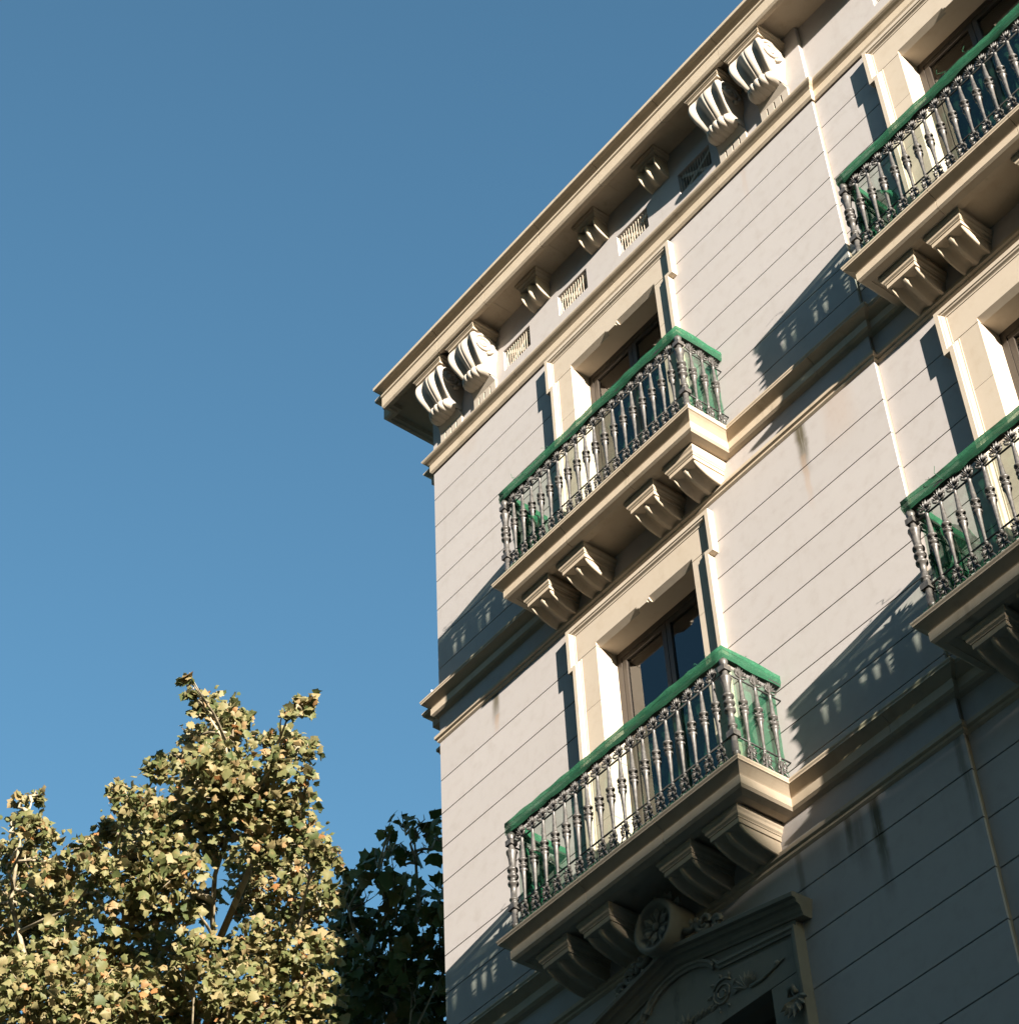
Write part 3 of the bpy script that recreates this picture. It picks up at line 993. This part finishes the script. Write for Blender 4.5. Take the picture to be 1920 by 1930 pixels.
def net(i, off, yo, label, seed):
    r = random.Random(seed)
    a, b, B, z = BALC[i]['a'], BALC[i]['b'], BALC[i]['B'], ZS[i]
    yr = -(B + 0.066)
    xl, xr = a + 0.030, b + 0.062
    root = link('safety_net', None, None, (off, yo, z))
    tag(root, label, 'safety net', 'green nets wrapped round the balcony railings')
    # centre line with stations
    st = []
    for k in range(7):
        st.append((xl, 0.02 + (yr - 0.02) * k / 6, (-1, 0)))
    n = 46
    st[-1] = (xl, yr, (-1, -1))
    for k in range(1, n):
        st.append((xl + (xr - xl) * k / n, yr, (0, -1)))
    st.append((xr, yr, (1, -1)))
    for k in range(1, 7):
        st.append((xr, yr + (0.02 - yr) * k / 6, (1, 0)))

    def skin(name, prof_fn, mat, lo_=0, hi_=None):
        v, f = [], []
        sub = list(enumerate(st))[lo_:hi_]
        for s, (x, y, nrm) in sub:
            pr = prof_fn(s)
            for o, h in pr:
                v.append((x + nrm[0] * o, y + nrm[1] * o, h))
        k = len(pr)
        for s in range(len(sub) - 1):
            for j in range(k - 1):
                f.append((s * k + j, s * k + j + 1, (s + 1) * k + j + 1, (s + 1) * k + j))
        mb = MB().add(v, f, True)
        return mb.build(name, mat, root)
    ph = [r.uniform(0, 6.28) for _ in range(8)]

    def wob(s, q, amp):
        return amp * (math.sin(0.55 * s + ph[q]) + 0.6 * math.sin(1.37 * s + ph[(q + 3) % 8]) + 0.35 * r.uniform(-1, 1))

    def wrap(s):
        hi = 1.098 + wob(s, 1, 0.005)
        if s < 9:
            hi -= 0.004 * (9 - s)
        m_ = 1.058 + wob(s, 2, 0.005)
        return [(-0.030, 1.0), (-0.036 + wob(s, 3, .002), m_), (-0.030, hi - .004), (-0.022, hi), (0.024, hi + .002), (0.033 + wob(s, 4, .002), hi - 0.008), (0.036 + wob(s, 5, .003), m_ + .03), (0.034 + wob(s, 6, .003), m_ - .012)]

    def hem(s):
        lo = 0.968 + wob(s, 0, 0.008)
        m_ = 1.055 + wob(s, 2, 0.006)
        return [(0.0335 + wob(s, 6, .002), m_ + .004), (0.037 + wob(s, 5, .004), 1.02), (0.033 + wob(s, 1, .004), 0.992), (0.028 + wob(s, 7, .006), lo)]
    skin('net_hem', hem, NETHEM)
    skin('rail_wrap', wrap, NETWRAP)

    def sheet(s):
        out_ = []
        for j in range(9):
            t = j / 8
            h = 0.985 - 0.975 * t
            o = -0.046 + 0.012 * math.sin(0.8 * s + 3.1 * t + ph[0]) * math.sin(math.pi * t) + 0.004 * r.uniform(-1, 1)
            if j >= 7:
                o = (-0.02, 0.045)[j - 7]
                h = (0.075 + wob(s, 2, .006), 0.012)[j - 7]
            out_.append((o, h))
        return out_
    skin('net_sheet', sheet, NETSHEET)

    def skirt(s):
        t_ = 0.060 + wob(s, 3, 0.012)
        return [(-0.030, t_ + .012), (0.004 + wob(s, 1, .004), t_), (0.040 + wob(s, 5, .005), 0.030), (0.058, 0.008)]
    skin('net_skirt', skirt, NETHEM, 6, 53 if i == 1 else 22)

    def flank(s):
        return [(-0.052 + 0.008 * math.sin(1.1 * s + 2.2 * q) + 0.004 * r.uniform(-1, 1), 0.99 - 0.96 * q / 8) for q in range(9)]
    skin('side_sheet', flank, NETSIDE, len(st) - 7, None)
    # bunched surplus net standing behind the balusters at the far end
    v, f = [], []
    na, nb_ = 10, 12
    for p in range(na + 1):
        for q in range(nb_ + 1):
            u, t = p / na, q / nb_
            x = xl + 0.06 + 0.42 * u * (0.35 + 0.65 * math.sin(math.pi * (0.15 + 0.75 * t))) + r.uniform(-.012, .012)
            y = yr + 0.075 + 0.06 * math.sin(7 * u + 3 * t + ph[4]) * (0.4 + u) + 0.03 * math.sin(11 * t + ph[5])
            v.append((x, y, 0.03 + 0.80 * t * (1 - 0.25 * u)))
    for p in range(na):
        for q in range(nb_):
            k = nb_ + 1
            f.append((p * k + q, p * k + q + 1, (p + 1) * k + q + 1, (p + 1) * k + q))
    MB().add(v, f).build('net_fold', NETFOLD, root)
    # frayed threads
    mb = MB()
    for k in range(9):
        x = r.choice((xl, xr)) if k < 5 else r.uniform(xl, xr)
        y = yr if k >= 5 else r.uniform(yr, yr * .2)
        p0 = Vector((x, y, r.choice((1.12, 0.98, 1.12))))
        pts = [p0]
        for q in range(4):
            pts.append(pts[-1] + Vector((r.uniform(-.03, .03), r.uniform(-.03, .01), r.uniform(-.02, .045))))
        mb.tube(pts, 0.0022, 4)
    tag(mb.build('loose_thread', NETWRAP, root), kind='stuff')
    return root


LAB = {(0, 0): 'green mesh net on the corner-bay balcony railing just below the frieze vents',
       (1, 0): 'green mesh net on the corner-bay balcony railing above the round rosette medallion',
       (0, 1): 'green mesh net over the top-floor balcony railing beyond the pilaster edge',
       (1, 1): 'green mesh net over the lower balcony railing beyond the pilaster edge'}
for j, (off, yo) in enumerate(((0, 0), (BAY, SB))):
    for i in (0, 1):
        balcony(i, off, yo, '')
        net(i, off, yo, LAB[(i, j)], 11 + 3 * i + 7 * j)


# ---- lower window with raking hood, rosette and carved lintel
def lower_window(off, yo):
    ZH = 10.43
    c = 2.933
    mb = MB()
    mb.add([(1.72, -0.07, 10.44), (4.146, -0.07, 10.44), (4.146, -0.07, 10.90), (c, -0.07, 11.16), (1.72, -0.07, 10.90),
            (1.72, 0.03, 10.44), (4.146, 0.03, 10.44), (4.146, 0.03, 10.90), (c, 0.03, 11.16), (1.72, 0.03, 10.90)],
           [(0, 1, 2, 3, 4), (9, 8, 7, 6, 5), (0, 5, 6, 1), (1, 6, 7, 2), (2, 7, 8, 3), (3, 8, 9, 4), (4, 9, 5, 0)])
    root = mb.build('window_hood', DARK_STONE, bld)
    root.location = (off, yo, 0)
    prof = [(-0.09, -0.02), (-0.09, 0.085), (-0.075, 0.09), (-0.06, 0.105), (-0.035, 0.115), (-0.02, 0.13), (-0.015, 0.155), (0.012, 0.165), (0.016, 0.20), (0.045, 0.205), (0.055, 0.195), (0.06, -0.02)]
    MB().sweep([(4.26, 10.905), (c + .002, 11.185)], prof, 'XZ').build('raking_moulding', DARK_STONE, root)
    MB().sweep([(c - .002, 11.185), (1.606, 10.905)], prof, 'XZ').build('raking_moulding', DARK_STONE, root)
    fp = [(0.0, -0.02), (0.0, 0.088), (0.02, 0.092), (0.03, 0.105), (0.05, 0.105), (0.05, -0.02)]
    MB().sweep([(4.10, 8.1), (4.10, 10.74), (c + .42, 10.86), (c + .36, 10.93)], fp, 'XZ').build('hood_frame', DARK_STONE, root)
    MB().sweep([(c - .36, 10.93), (c - .42, 10.86), (1.766, 10.74), (1.766, 8.1)], fp, 'XZ').build('hood_frame', DARK_STONE, root)
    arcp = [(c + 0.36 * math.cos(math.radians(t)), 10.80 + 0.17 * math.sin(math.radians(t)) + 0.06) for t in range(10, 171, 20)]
    MB().sweep(arcp, fp, 'XZ').build('hood_arch', DARK_STONE, root)
    for s in (-1, 1):
        xa, xb = (1.766, 2.03) if s < 0 else (3.83, 4.10)
        for k in range(4):
            MB().box(xa, xb, -0.075, 0.26, 10.432 - 0.6 * (k + 1), 10.432 - 0.6 * k - 0.004).build('jamb_block', DARK_STONE, root)
    MB().box(2.03, 3.83, 0.20, 0.26, 8.05, 10.43).build('shutter', FRAME, root)
    # carved lintel relief: scrolls, fan and stems
    mb = MB()
    for s in (-1, 1):
        for (cx, cz, R, turns, dirn) in ((0.42, 10.665, 0.115, 2.1, 1),):
            pts = []
            for q in range(26):
                t = q / 25
                a = dirn * 2 * math.pi * turns * t + 0.6
                rr = R * (1 - 0.82 * t)
                pts.append((c + s * (cx + rr * math.cos(a)), -0.075, cz + rr * math.sin(a)))
            mb.tube(pts, [0.011 * (1 - 0.4 * q / 25) for q in range(26)], 5)
        for q in range(9):          # leaves curling off the volute and along the stem
            a = math.radians(40 * q)
            mb.petal((c + s * (0.42 + 0.105 * math.cos(a)), -0.072, 10.665 + 0.105 * math.sin(a)), (s * math.cos(a + 0.7), -0.12, math.sin(a + 0.7)), 0.07, 0.017, 0.010)
            mb.petal((c + s * (0.10 + 0.024 * q), -0.072, 10.57 + 0.012 * (q % 2)), (s * (0.4 + 0.05 * q), -0.12, 0.9 - 0.2 * (q % 3)), 0.085, 0.015, 0.010)
        for q in range(7):
            a = math.radians(20 + 22 * q)
            mb.petal((c + s * 0.66, -0.072, 10.57), (s * math.cos(a), -0.12, math.sin(a)), 0.14, 0.018, 0.014)
        mb.tube([(c + s * 0.70, -0.078, 10.56), (c + s * 0.82, -0.078, 10.55), (c + s * 0.95, -0.078, 10.575), (c + s * 1.06, -0.078, 10.60)], [0.014, 0.012, 0.010, 0.006], 5)
        mb.lathe([(0.002, -.016), (0.022, -.008), (0.026, 0.0)], 10, (c + s * 0.98, -0.075, 10.60), axis='Y')
    for q in range(5):
        a = math.radians(30 + 30 * q)
        mb.petal((c, -0.072, 10.56), (math.cos(a), -0.12, math.sin(a)), 0.15, 0.02, 0.015)
    mb.build('lintel_carving', DARK_STONE, root)
    # rosette medallion on the apex
    mz = 11.405
    mb = MB()
    R = 0.222
    prf = [(0.10, -0.02), (R * 0.98, -0.02), (R, -0.10), (R * 1.0, -0.27), (R * .97, -0.292), (R * .90, -0.300), (R * .82, -0.292), (R * .78, -0.280), (R * .74, -0.262), (R * .70, -0.250), (0.02, -0.248)]
    mb.lathe(prf, 36, (c, 0.0, mz), axis='Y')
    mb.build('medallion', DARK_STONE, root)
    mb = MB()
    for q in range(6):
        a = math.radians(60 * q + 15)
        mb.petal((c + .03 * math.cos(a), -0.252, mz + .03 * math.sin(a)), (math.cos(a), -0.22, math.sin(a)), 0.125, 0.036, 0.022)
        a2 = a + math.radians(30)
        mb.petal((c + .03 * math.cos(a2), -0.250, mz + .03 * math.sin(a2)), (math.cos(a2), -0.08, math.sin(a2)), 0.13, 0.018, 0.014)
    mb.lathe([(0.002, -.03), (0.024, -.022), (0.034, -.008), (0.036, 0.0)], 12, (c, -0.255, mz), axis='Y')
    mb.build('rosette', DARK_STONE, root)
    # crowning leaf and side scrolls
    mb = MB()
    for q in range(7):
        a = math.radians(30 + 20 * q)
        mb.petal((c + 0.19 * math.cos(a), -0.20 - .02 * (q % 2), mz + 0.19 * math.sin(a)), (math.cos(a), -0.35, math.sin(a)), 0.105, 0.034, 0.03)
    mb.build('crown_leaf', DARK_STONE, root)
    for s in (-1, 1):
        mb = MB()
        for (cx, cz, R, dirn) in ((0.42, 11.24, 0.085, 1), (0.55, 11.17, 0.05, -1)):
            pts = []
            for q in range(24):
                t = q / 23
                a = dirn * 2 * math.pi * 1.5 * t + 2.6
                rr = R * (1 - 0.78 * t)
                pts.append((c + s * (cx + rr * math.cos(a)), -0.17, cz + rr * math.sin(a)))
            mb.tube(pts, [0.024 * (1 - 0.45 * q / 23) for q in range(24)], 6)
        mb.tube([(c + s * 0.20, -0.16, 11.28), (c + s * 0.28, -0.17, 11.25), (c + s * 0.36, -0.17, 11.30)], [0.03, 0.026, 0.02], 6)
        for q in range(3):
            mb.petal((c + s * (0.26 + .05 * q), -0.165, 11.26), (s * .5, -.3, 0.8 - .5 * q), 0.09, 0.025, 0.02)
        mb.build('scroll_ornament', DARK_STONE, root)
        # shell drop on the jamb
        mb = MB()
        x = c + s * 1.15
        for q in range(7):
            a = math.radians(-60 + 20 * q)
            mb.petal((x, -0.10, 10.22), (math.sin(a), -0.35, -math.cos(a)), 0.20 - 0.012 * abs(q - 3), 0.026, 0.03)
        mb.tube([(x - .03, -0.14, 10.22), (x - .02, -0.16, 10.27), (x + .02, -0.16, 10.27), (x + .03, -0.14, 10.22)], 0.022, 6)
        mb.build('shell_ornament', DARK_STONE, root)


lower_window(0, 0)
MB().box(1.94 + BAY, 3.91 + BAY, 0.10, 0.30, 8.0, 10.5).build('shutter', FRAME, bld)


# ------------------------------------------------------------------ buildings across the street, whose roof line shades the lower wall
def opposite(x0, x1, h, mat, label, nwin):
    root = link('opposite_building', None, None, ((x0 + x1) / 2, -20.2, 0))
    tag(root, label, 'building', 'houses across the street')
    w = (x1 - x0) / 2
    mb = MB()
    sp = (x1 - x0) / nwin
    holes = []
    for k in range(nwin):
        for fl in range(int((h - 6.5) / 3.7) + 1):
            xc = -w + sp * (k + .5)
            holes.append((xc - .6, xc + .6, 5.2 + 3.7 * fl, 7.6 + 3.7 * fl))
    cells(mb, -w + .01, w - .01, 0.0, h - 0.6, holes, -0.4, 0.0)
    mb.box(-w + .01, w - .01, -12, -0.6, 0.0, h - 0.3)
    mb.build('wall', mat, root)
    MB().sweep([(w, 0), (-w, 0)], [(-.4, h), (-0.0, h), (0.0, h - .6), (-.4, h - .6)]).build('parapet', mat, root)
    MB().box(-w, w, 0.0, 0.5, h - 0.62, h - 0.3).build('cornice', STONE, root)
    for hx in holes:
        MB().box(hx[0], hx[1], -0.3, -0.26, hx[2], hx[3]).build('window', GLASS, root)


opposite(-26, -6, 27.0, OPP_B, 'grey tall house across the street facing the corner', 6)  # unseen nearer houses, made taller to cut sky fill on the facade
opposite(-6, 16, 28.0, OPP_A, 'ochre tall house directly across from the corner building', 7)
opposite(16, 40, 27.5, OPP_B, 'wide grey tall house across the street', 8)
opposite(40, 58, 24.2, OPP_A, 'ochre tall house across the street, beside the grey one', 6)
opposite(58, 78, 24.2, OPP_B, 'grey tall house across the street between two ochre ones', 6)
opposite(78, 100, 24.2, OPP_A, 'ochre tall house at the far end across the street', 7)


# ------------------------------------------------------------------ plane trees
def px_point(px, py, t):
    d = RM.T @ np.array([(px - 960) / F_PX, (py - 965) / F_PX, 1.0])
    d /= np.linalg.norm(d)
    return CAM + d * t


half = [(0.0, 0.0), (0.10, -0.05), (0.26, 0.00), (0.46, 0.00), (0.43, 0.14), (0.46, 0.24), (0.62, 0.44), (0.46, 0.46), (0.36, 0.52), (0.30, 0.68), (0.14, 0.80), (0.0, 0.98)]
outline = half + [(-x, y) for x, y in half[-2:0:-1]]
CTR = (0.0, 0.36)


def leaf_variant(k):
    r = random.Random(100 + k)
    fold, curl, tw = r.uniform(0.10, 0.75), r.uniform(-0.5, 0.9), r.uniform(-0.4, 0.4)
    pts = [CTR] + outline
    v = []
    for x, y in pts:
        x2 = x * r.uniform(0.92, 1.08)
        z = -fold * abs(x2) + curl * (y - 0.35) ** 2 * -1 + tw * x2 * y
        v.append((x2, y, z))
    n = len(outline)
    f = [(0, 1 + i, 1 + (i + 1) % n) for i in range(n)]
    return np.array(v), np.array(f)


VARS = [leaf_variant(k) for k in range(8)]


def rand_rot(n, bias):
    """leaf frames: normal leans to bias, tip hangs and points anywhere"""
    nrm = rng.normal(size=(n, 3)) * 0.75 + np.array(bias)
    nrm /= np.linalg.norm(nrm, axis=1)[:, None]
    tip = rng.normal(size=(n, 3)) + np.array([0, 0, -0.55])
    tip -= nrm * (tip * nrm).sum(1)[:, None]
    tip /= np.linalg.norm(tip, axis=1)[:, None]
    side = np.cross(tip, nrm)
    return np.stack([side, tip, nrm], 2)


def leaf_mesh(name, P, S, Rm, tone, mat):
    nv = len(VARS[0][0])
    nf = len(VARS[0][1])
    n = len(P)
    which = rng.integers(0, len(VARS), n)
    base = np.stack([v for v, f in VARS])[which]
    V = np.einsum('nij,nkj->nki', Rm, base * S[:, None, None]) + P[:, None, :]
    Fa = (VARS[0][1][None] + (np.arange(n) * nv)[:, None, None]).reshape(-1, 3)
    me = bpy.data.meshes.new(name)
    me.vertices.add(n * nv)
    me.vertices.foreach_set('co', V.astype(np.float32).ravel())
    me.loops.add(n * nf * 3)
    me.loops.foreach_set('vertex_index', Fa.astype(np.int32).ravel())
    me.polygons.add(n * nf)
    me.polygons.foreach_set('loop_start', (np.arange(n * nf) * 3).astype(np.int32))
    me.update(calc_edges=True)
    at = me.attributes.new('leaf_tone', 'FLOAT', 'POINT')
    at.data.foreach_set('value', np.repeat(tone, nv).astype(np.float32))
    me.materials.append(mat)
    return me


def tree(label, base, blobs, extra, limbs, mat, mat1, dens, size, bias, n_single, seed, lacy=False):
    global rng
    rng = np.random.default_rng(seed)
    root = link('plane_tree', None, None, base)
    tag(root, label, 'tree', 'plane trees on the side street')
    inv = -np.array(base)
    P = []
    cents = []
    for (x, y, r, t) in blobs:
        c = px_point(x, y, t)
        R = r * t / F_PX
        n = max(4, int(dens * (r / 100.0) ** 2 * (1.0 if r > 30 else 1.4) * (0.55 if lacy and y < 1720 else 1.0)))
        q = rng.normal(size=(n, 3))
        q /= np.linalg.norm(q, axis=1)[:, None]
        q *= (np.where(rng.random(n) < 0.12, 1.0 + 0.35 * rng.random(n), rng.random(n) ** 0.45))[:, None] * R * np.array([1.05, 1.05, 0.95])
        P.append(c + q)
        cents.append((c, R))
    for (c, R, n) in extra:
        q = rng.normal(size=(n, 3))
        q /= np.linalg.norm(q, axis=1)[:, None]
        q *= (rng.random(n) ** 0.5)[:, None] * R
        P.append(np.array(c) + q)
        cents.append((np.array(c), R))
    P = np.concatenate(P) + inv
    n = len(P)
    S = size * np.clip(rng.lognormal(0, 0.36, n), 0.40, 1.7)
    Rm = rand_rot(n, bias)
    tone = np.clip(rng.beta(1.5, 1.7, n) + rng.normal(0, 0.05, n), 0, 1)
    dist = np.linalg.norm(P + np.array(base) - CAM, axis=1) - S * 3
    order = np.argsort(dist)
    single, rest = order[:n_single], order[n_single:]
    crown = link('crown', leaf_mesh('crown', P[rest], S[rest], Rm[rest], tone[rest], mat), root)
    tag(crown, kind='stuff')
    lm = []
    for k, (v, f) in enumerate(VARS):
        me = bpy.data.meshes.new('leaf')
        me.from_pydata([tuple(p) for p in v], [], [tuple(q) for q in f])
        me.materials.append(mat1)
        lm.append(me)
    for j in single:
        o = link('leaf', lm[int(rng.integers(0, 8))], root)
        M = Matrix.Identity(4)
        for a in range(3):
            for b in range(3):
                M[a][b] = Rm[j, a, b] * S[j]
            M[a][3] = P[j, a]
        o.matrix_local = M
    # trunk and limbs
    tb = MB()
    trunk, fork = limbs[0], limbs[0][-1]
    L = len(trunk)
    tb.tube([Vector(p) - Vector(base) for p in trunk], [0.26 * (1 - 0.55 * i / (L - 1)) for i in range(L)], 12)
    tb.build('trunk', BARK, root)
    nodes = [Vector(p) for p in trunk[1:]]
    for lb in limbs[1:]:
        m_ = len(lb)
        pts = [Vector(p) for p in lb]
        MB().tube([p - Vector(base) for p in pts], [0.042 * (1 - 0.84 * i / (m_ - 1)) for i in range(m_)], 8).build('limb', BARK, root)
        for i in range(m_ - 1):
            for q in range(4):
                nodes.append(pts[i].lerp(pts[i + 1], q / 4))
        nodes.append(pts[-1])
    r = random.Random(seed)
    tw = MB()
    for c, R in cents:
        c = Vector(c)
        cand = [p for p in nodes if p.z < c.z + 0.1] or nodes
        p0 = min(cand, key=lambda p: (p - c).length + max(0, 0.5 - (c.z - p.z)) * 0.4)
        mid = p0.lerp(c, 0.5) + Vector((r.uniform(-.12, .12), r.uniform(-.12, .12), r.uniform(-.18, .02)))
        tip = c + Vector((r.uniform(-.4, .4) * R, r.uniform(-.4, .4) * R, R * 0.8))
        tw.tube([q - Vector(base) for q in (p0, p0.lerp(mid, .5) + Vector((0, 0, .02)), mid, mid.lerp(c, .6), c, tip)], [0.020, 0.017, 0.014, 0.010, 0.007, 0.003], 5)
        for k in range(3 if R < 0.25 else 6):
            e = c + Vector((r.gauss(0, 1), r.gauss(0, 1), r.gauss(0.3, .8))).normalized() * R * r.uniform(.6, 1.05)
            s_ = mid.lerp(c, r.uniform(0.2, 0.9))
            mm = s_.lerp(e, .5) + Vector((r.uniform(-.05, .05), r.uniform(-.05, .05), r.uniform(-.06, .03)))
            tw.tube([q - Vector(base) for q in (s_, mm, e)], [0.010, 0.007, 0.003], 4)
    tw.build('branches', BARK, root)
    return root


def J(lst, t, dt):
    r = random.Random(len(lst))
    return [(x, y, rr, t + (k if k is not None else r.uniform(-dt, dt))) for (x, y, rr, k) in lst]


_ = None
lit = [(353, 1276, 11, _), (362, 1305, 15, _), (380, 1335, 18, _), (412, 1338, 38, _), (440, 1352, 30, _), (430, 1395, 55, _), (365, 1392, 26, _), (400, 1440, 55, _),
       (330, 1428, 22, _), (300, 1450, 26, _), (570, 1328, 24, _), (545, 1345, 16, _), (540, 1398, 34, _), (572, 1412, 28, _), (520, 1432, 26, _), (575, 1460, 18, _), (500, 1395, 20, _),
       (420, 1490, 70, -0.6), (490, 1480, 55, _), (350, 1470, 34, _), (470, 1520, 60, _), (545, 1520, 45, _), (250, 1512, 38, _), (225, 1490, 20, _), (290, 1530, 48, _), (345, 1540, 55, _),
       (205, 1570, 26, _), (250, 1570, 50, _), (310, 1600, 55, -0.5), (400, 1580, 45, _), (520, 1580, 60, -0.5), (570, 1560, 35, _), (40, 1508, 14, _), (70, 1500, 16, _), (35, 1545, 22, _), (62, 1560, 30, _),
       (90, 1575, 22, _), (20, 1610, 32, _), (60, 1620, 42, _), (110, 1650, 40, _), (160, 1600, 28, _), (190, 1640, 40, _), (245, 1640, 60, -0.4), (300, 1670, 50, _), (350, 1640, 38, _), (480, 1620, 55, _), (560, 1640, 55, _), (620, 1615, 26, _), (600, 1600, 30, _),
       (30, 1690, 55, _), (95, 1710, 60, _), (160, 1690, 45, _), (250, 1720, 55, _), (330, 1720, 42, -0.6), (480, 1690, 55, _), (560, 1720, 60, _), (610, 1690, 35, _), (380, 1700, 30, _),
       (40, 1780, 70, _), (130, 1790, 65, -0.5), (220, 1800, 55, _), (300, 1800, 65, _), (370, 1790, 45, _), (490, 1770, 50, _), (560, 1800, 60, _), (610, 1790, 35, _), (430, 1800, 40, _),
       (50, 1870, 80, -0.5), (150, 1880, 80, _), (250, 1880, 75, -0.4), (350, 1870, 75, _), (450, 1870, 70, -0.4), (540, 1870, 70, _), (600, 1880, 45, _),
       (100, 1960, 90, _), (230, 1970, 90, _), (370, 1970, 90, _), (510, 1970, 90, _), (610, 1960, 50, _), (-40, 1800, 80, _), (-60, 1920, 90, _), (-50, 1700, 50, _)]
LT = 23.6
tA = tuple(px_point(300, 2300, LT + .3) * np.array([1, 1, 0]) + np.array([0, 0, 0.13]))
gA = px_point(385, 1900, LT + .3)
baseA = (gA[0] + 0.3, gA[1] + 0.1, 0.13)
limbsA = [[baseA, (baseA[0] + .05, baseA[1], 4), (baseA[0] - .1, baseA[1] + .05, 8), (baseA[0] - .25, baseA[1] - .1, 11.2)],
          [(baseA[0] - .25, baseA[1] - .1, 11.2), tuple(px_point(405, 1900, LT + .2)), tuple(px_point(400, 1720, LT + .1)), tuple(px_point(405, 1650, LT)), tuple(px_point(440, 1540, LT)), tuple(px_point(425, 1400, LT)), tuple(px_point(375, 1320, LT))],
          [tuple(px_point(405, 1700, LT + .05)), tuple(px_point(345, 1670, LT)), tuple(px_point(300, 1600, LT)), tuple(px_point(250, 1520, LT))],
          [tuple(px_point(410, 1780, LT + .1)), tuple(px_point(470, 1640, LT)), tuple(px_point(475, 1590, LT)), tuple(px_point(455, 1540, LT)), tuple(px_point(530, 1440, LT)), tuple(px_point(560, 1330, LT))],
          [(baseA[0] - .2, baseA[1] - .05, 10.5), tuple(px_point(215, 1930, LT)), tuple(px_point(208, 1800, LT)), tuple(px_point(212, 1690, LT)), tuple(px_point(230, 1580, LT))],
          [(baseA[0] - .2, baseA[1] - .05, 10.8), tuple(px_point(80, 1930, LT - .2)), tuple(px_point(20, 1700, LT - .2)), tuple(px_point(35, 1600, LT - .2)), tuple(px_point(60, 1510, LT - .2))],
          [(baseA[0] - .1, baseA[1], 11.0), tuple(px_point(560, 1930, LT)), tuple(px_point(560, 1760, LT)), tuple(px_point(590, 1620, LT))]]
exA = [((baseA[0] + random.uniform(-2.4, 1.2), baseA[1] + random.uniform(-2.0, 0.6), random.uniform(9.5, 12.5)), 0.8, 150) for _k in range(12)]
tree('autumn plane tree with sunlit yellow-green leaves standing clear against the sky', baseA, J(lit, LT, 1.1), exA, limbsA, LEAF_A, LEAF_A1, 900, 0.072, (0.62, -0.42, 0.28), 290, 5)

dark = [(760, 1550, 22, _), (735, 1560, 18, _), (800, 1545, 20, _), (790, 1565, 26, _), (745, 1590, 24, _), (825, 1570, 18, _), (705, 1615, 22, _), (720, 1640, 32, _), (765, 1610, 18, _), (745, 1660, 30, _), (775, 1665, 26, _), (800, 1600, 16, _),
        (690, 1650, 26, _), (655, 1650, 24, _), (640, 1690, 36, _), (690, 1700, 45, _), (740, 1705, 34, _), (790, 1700, 30, _), (825, 1670, 22, _), (830, 1720, 30, _), (650, 1740, 45, _), (700, 1760, 55, _), (760, 1760, 40, _), (810, 1770, 45, _),
        (650, 1800, 55, _), (710, 1820, 60, _), (780, 1830, 55, _), (840, 1820, 45, _), (650, 1860, 55, _), (720, 1880, 65, _), (790, 1890, 60, _), (850, 1880, 60, _), (640, 1920, 60, _), (720, 1950, 70, _), (800, 1960, 70, _), (870, 1960, 70, _),
        (870, 1700, 50, 1.0), (900, 1780, 70, 1.0), (920, 1880, 80, 1.0), (880, 1620, 40, 1.0), (600, 1850, 50, 1.2), (580, 1950, 60, 1.2)]
DT = 26.0
gB = px_point(760, 1930, DT)
baseB = (gB[0] - 0.1, gB[1] + 0.5, 0.13)
limbsB = [[baseB, (baseB[0], baseB[1] + .05, 4), (baseB[0] + .1, baseB[1], 8), (baseB[0] + .1, baseB[1], 12.0)],
          [(baseB[0] + .1, baseB[1], 12.0), tuple(px_point(740, 1880, DT)), tuple(px_point(735, 1760, DT)), tuple(px_point(715, 1640, DT)), tuple(px_point(740, 1560, DT))],
          [tuple(px_point(738, 1850, DT)), tuple(px_point(790, 1720, DT)), tuple(px_point(785, 1650, DT)), tuple(px_point(780, 1560, DT))],
          [tuple(px_point(735, 1860, DT)), tuple(px_point(670, 1760, DT)), tuple(px_point(645, 1680, DT))],
          [tuple(px_point(740, 1880, DT)), tuple(px_point(840, 1800, DT)), tuple(px_point(880, 1700, DT + .5))]]
exB = [((baseB[0] + random.uniform(-1.6, 1.2), baseB[1] + random.uniform(-0.3, 2.2), random.uniform(9.5, 14.5)), 0.8, 150) for _k in range(14)]
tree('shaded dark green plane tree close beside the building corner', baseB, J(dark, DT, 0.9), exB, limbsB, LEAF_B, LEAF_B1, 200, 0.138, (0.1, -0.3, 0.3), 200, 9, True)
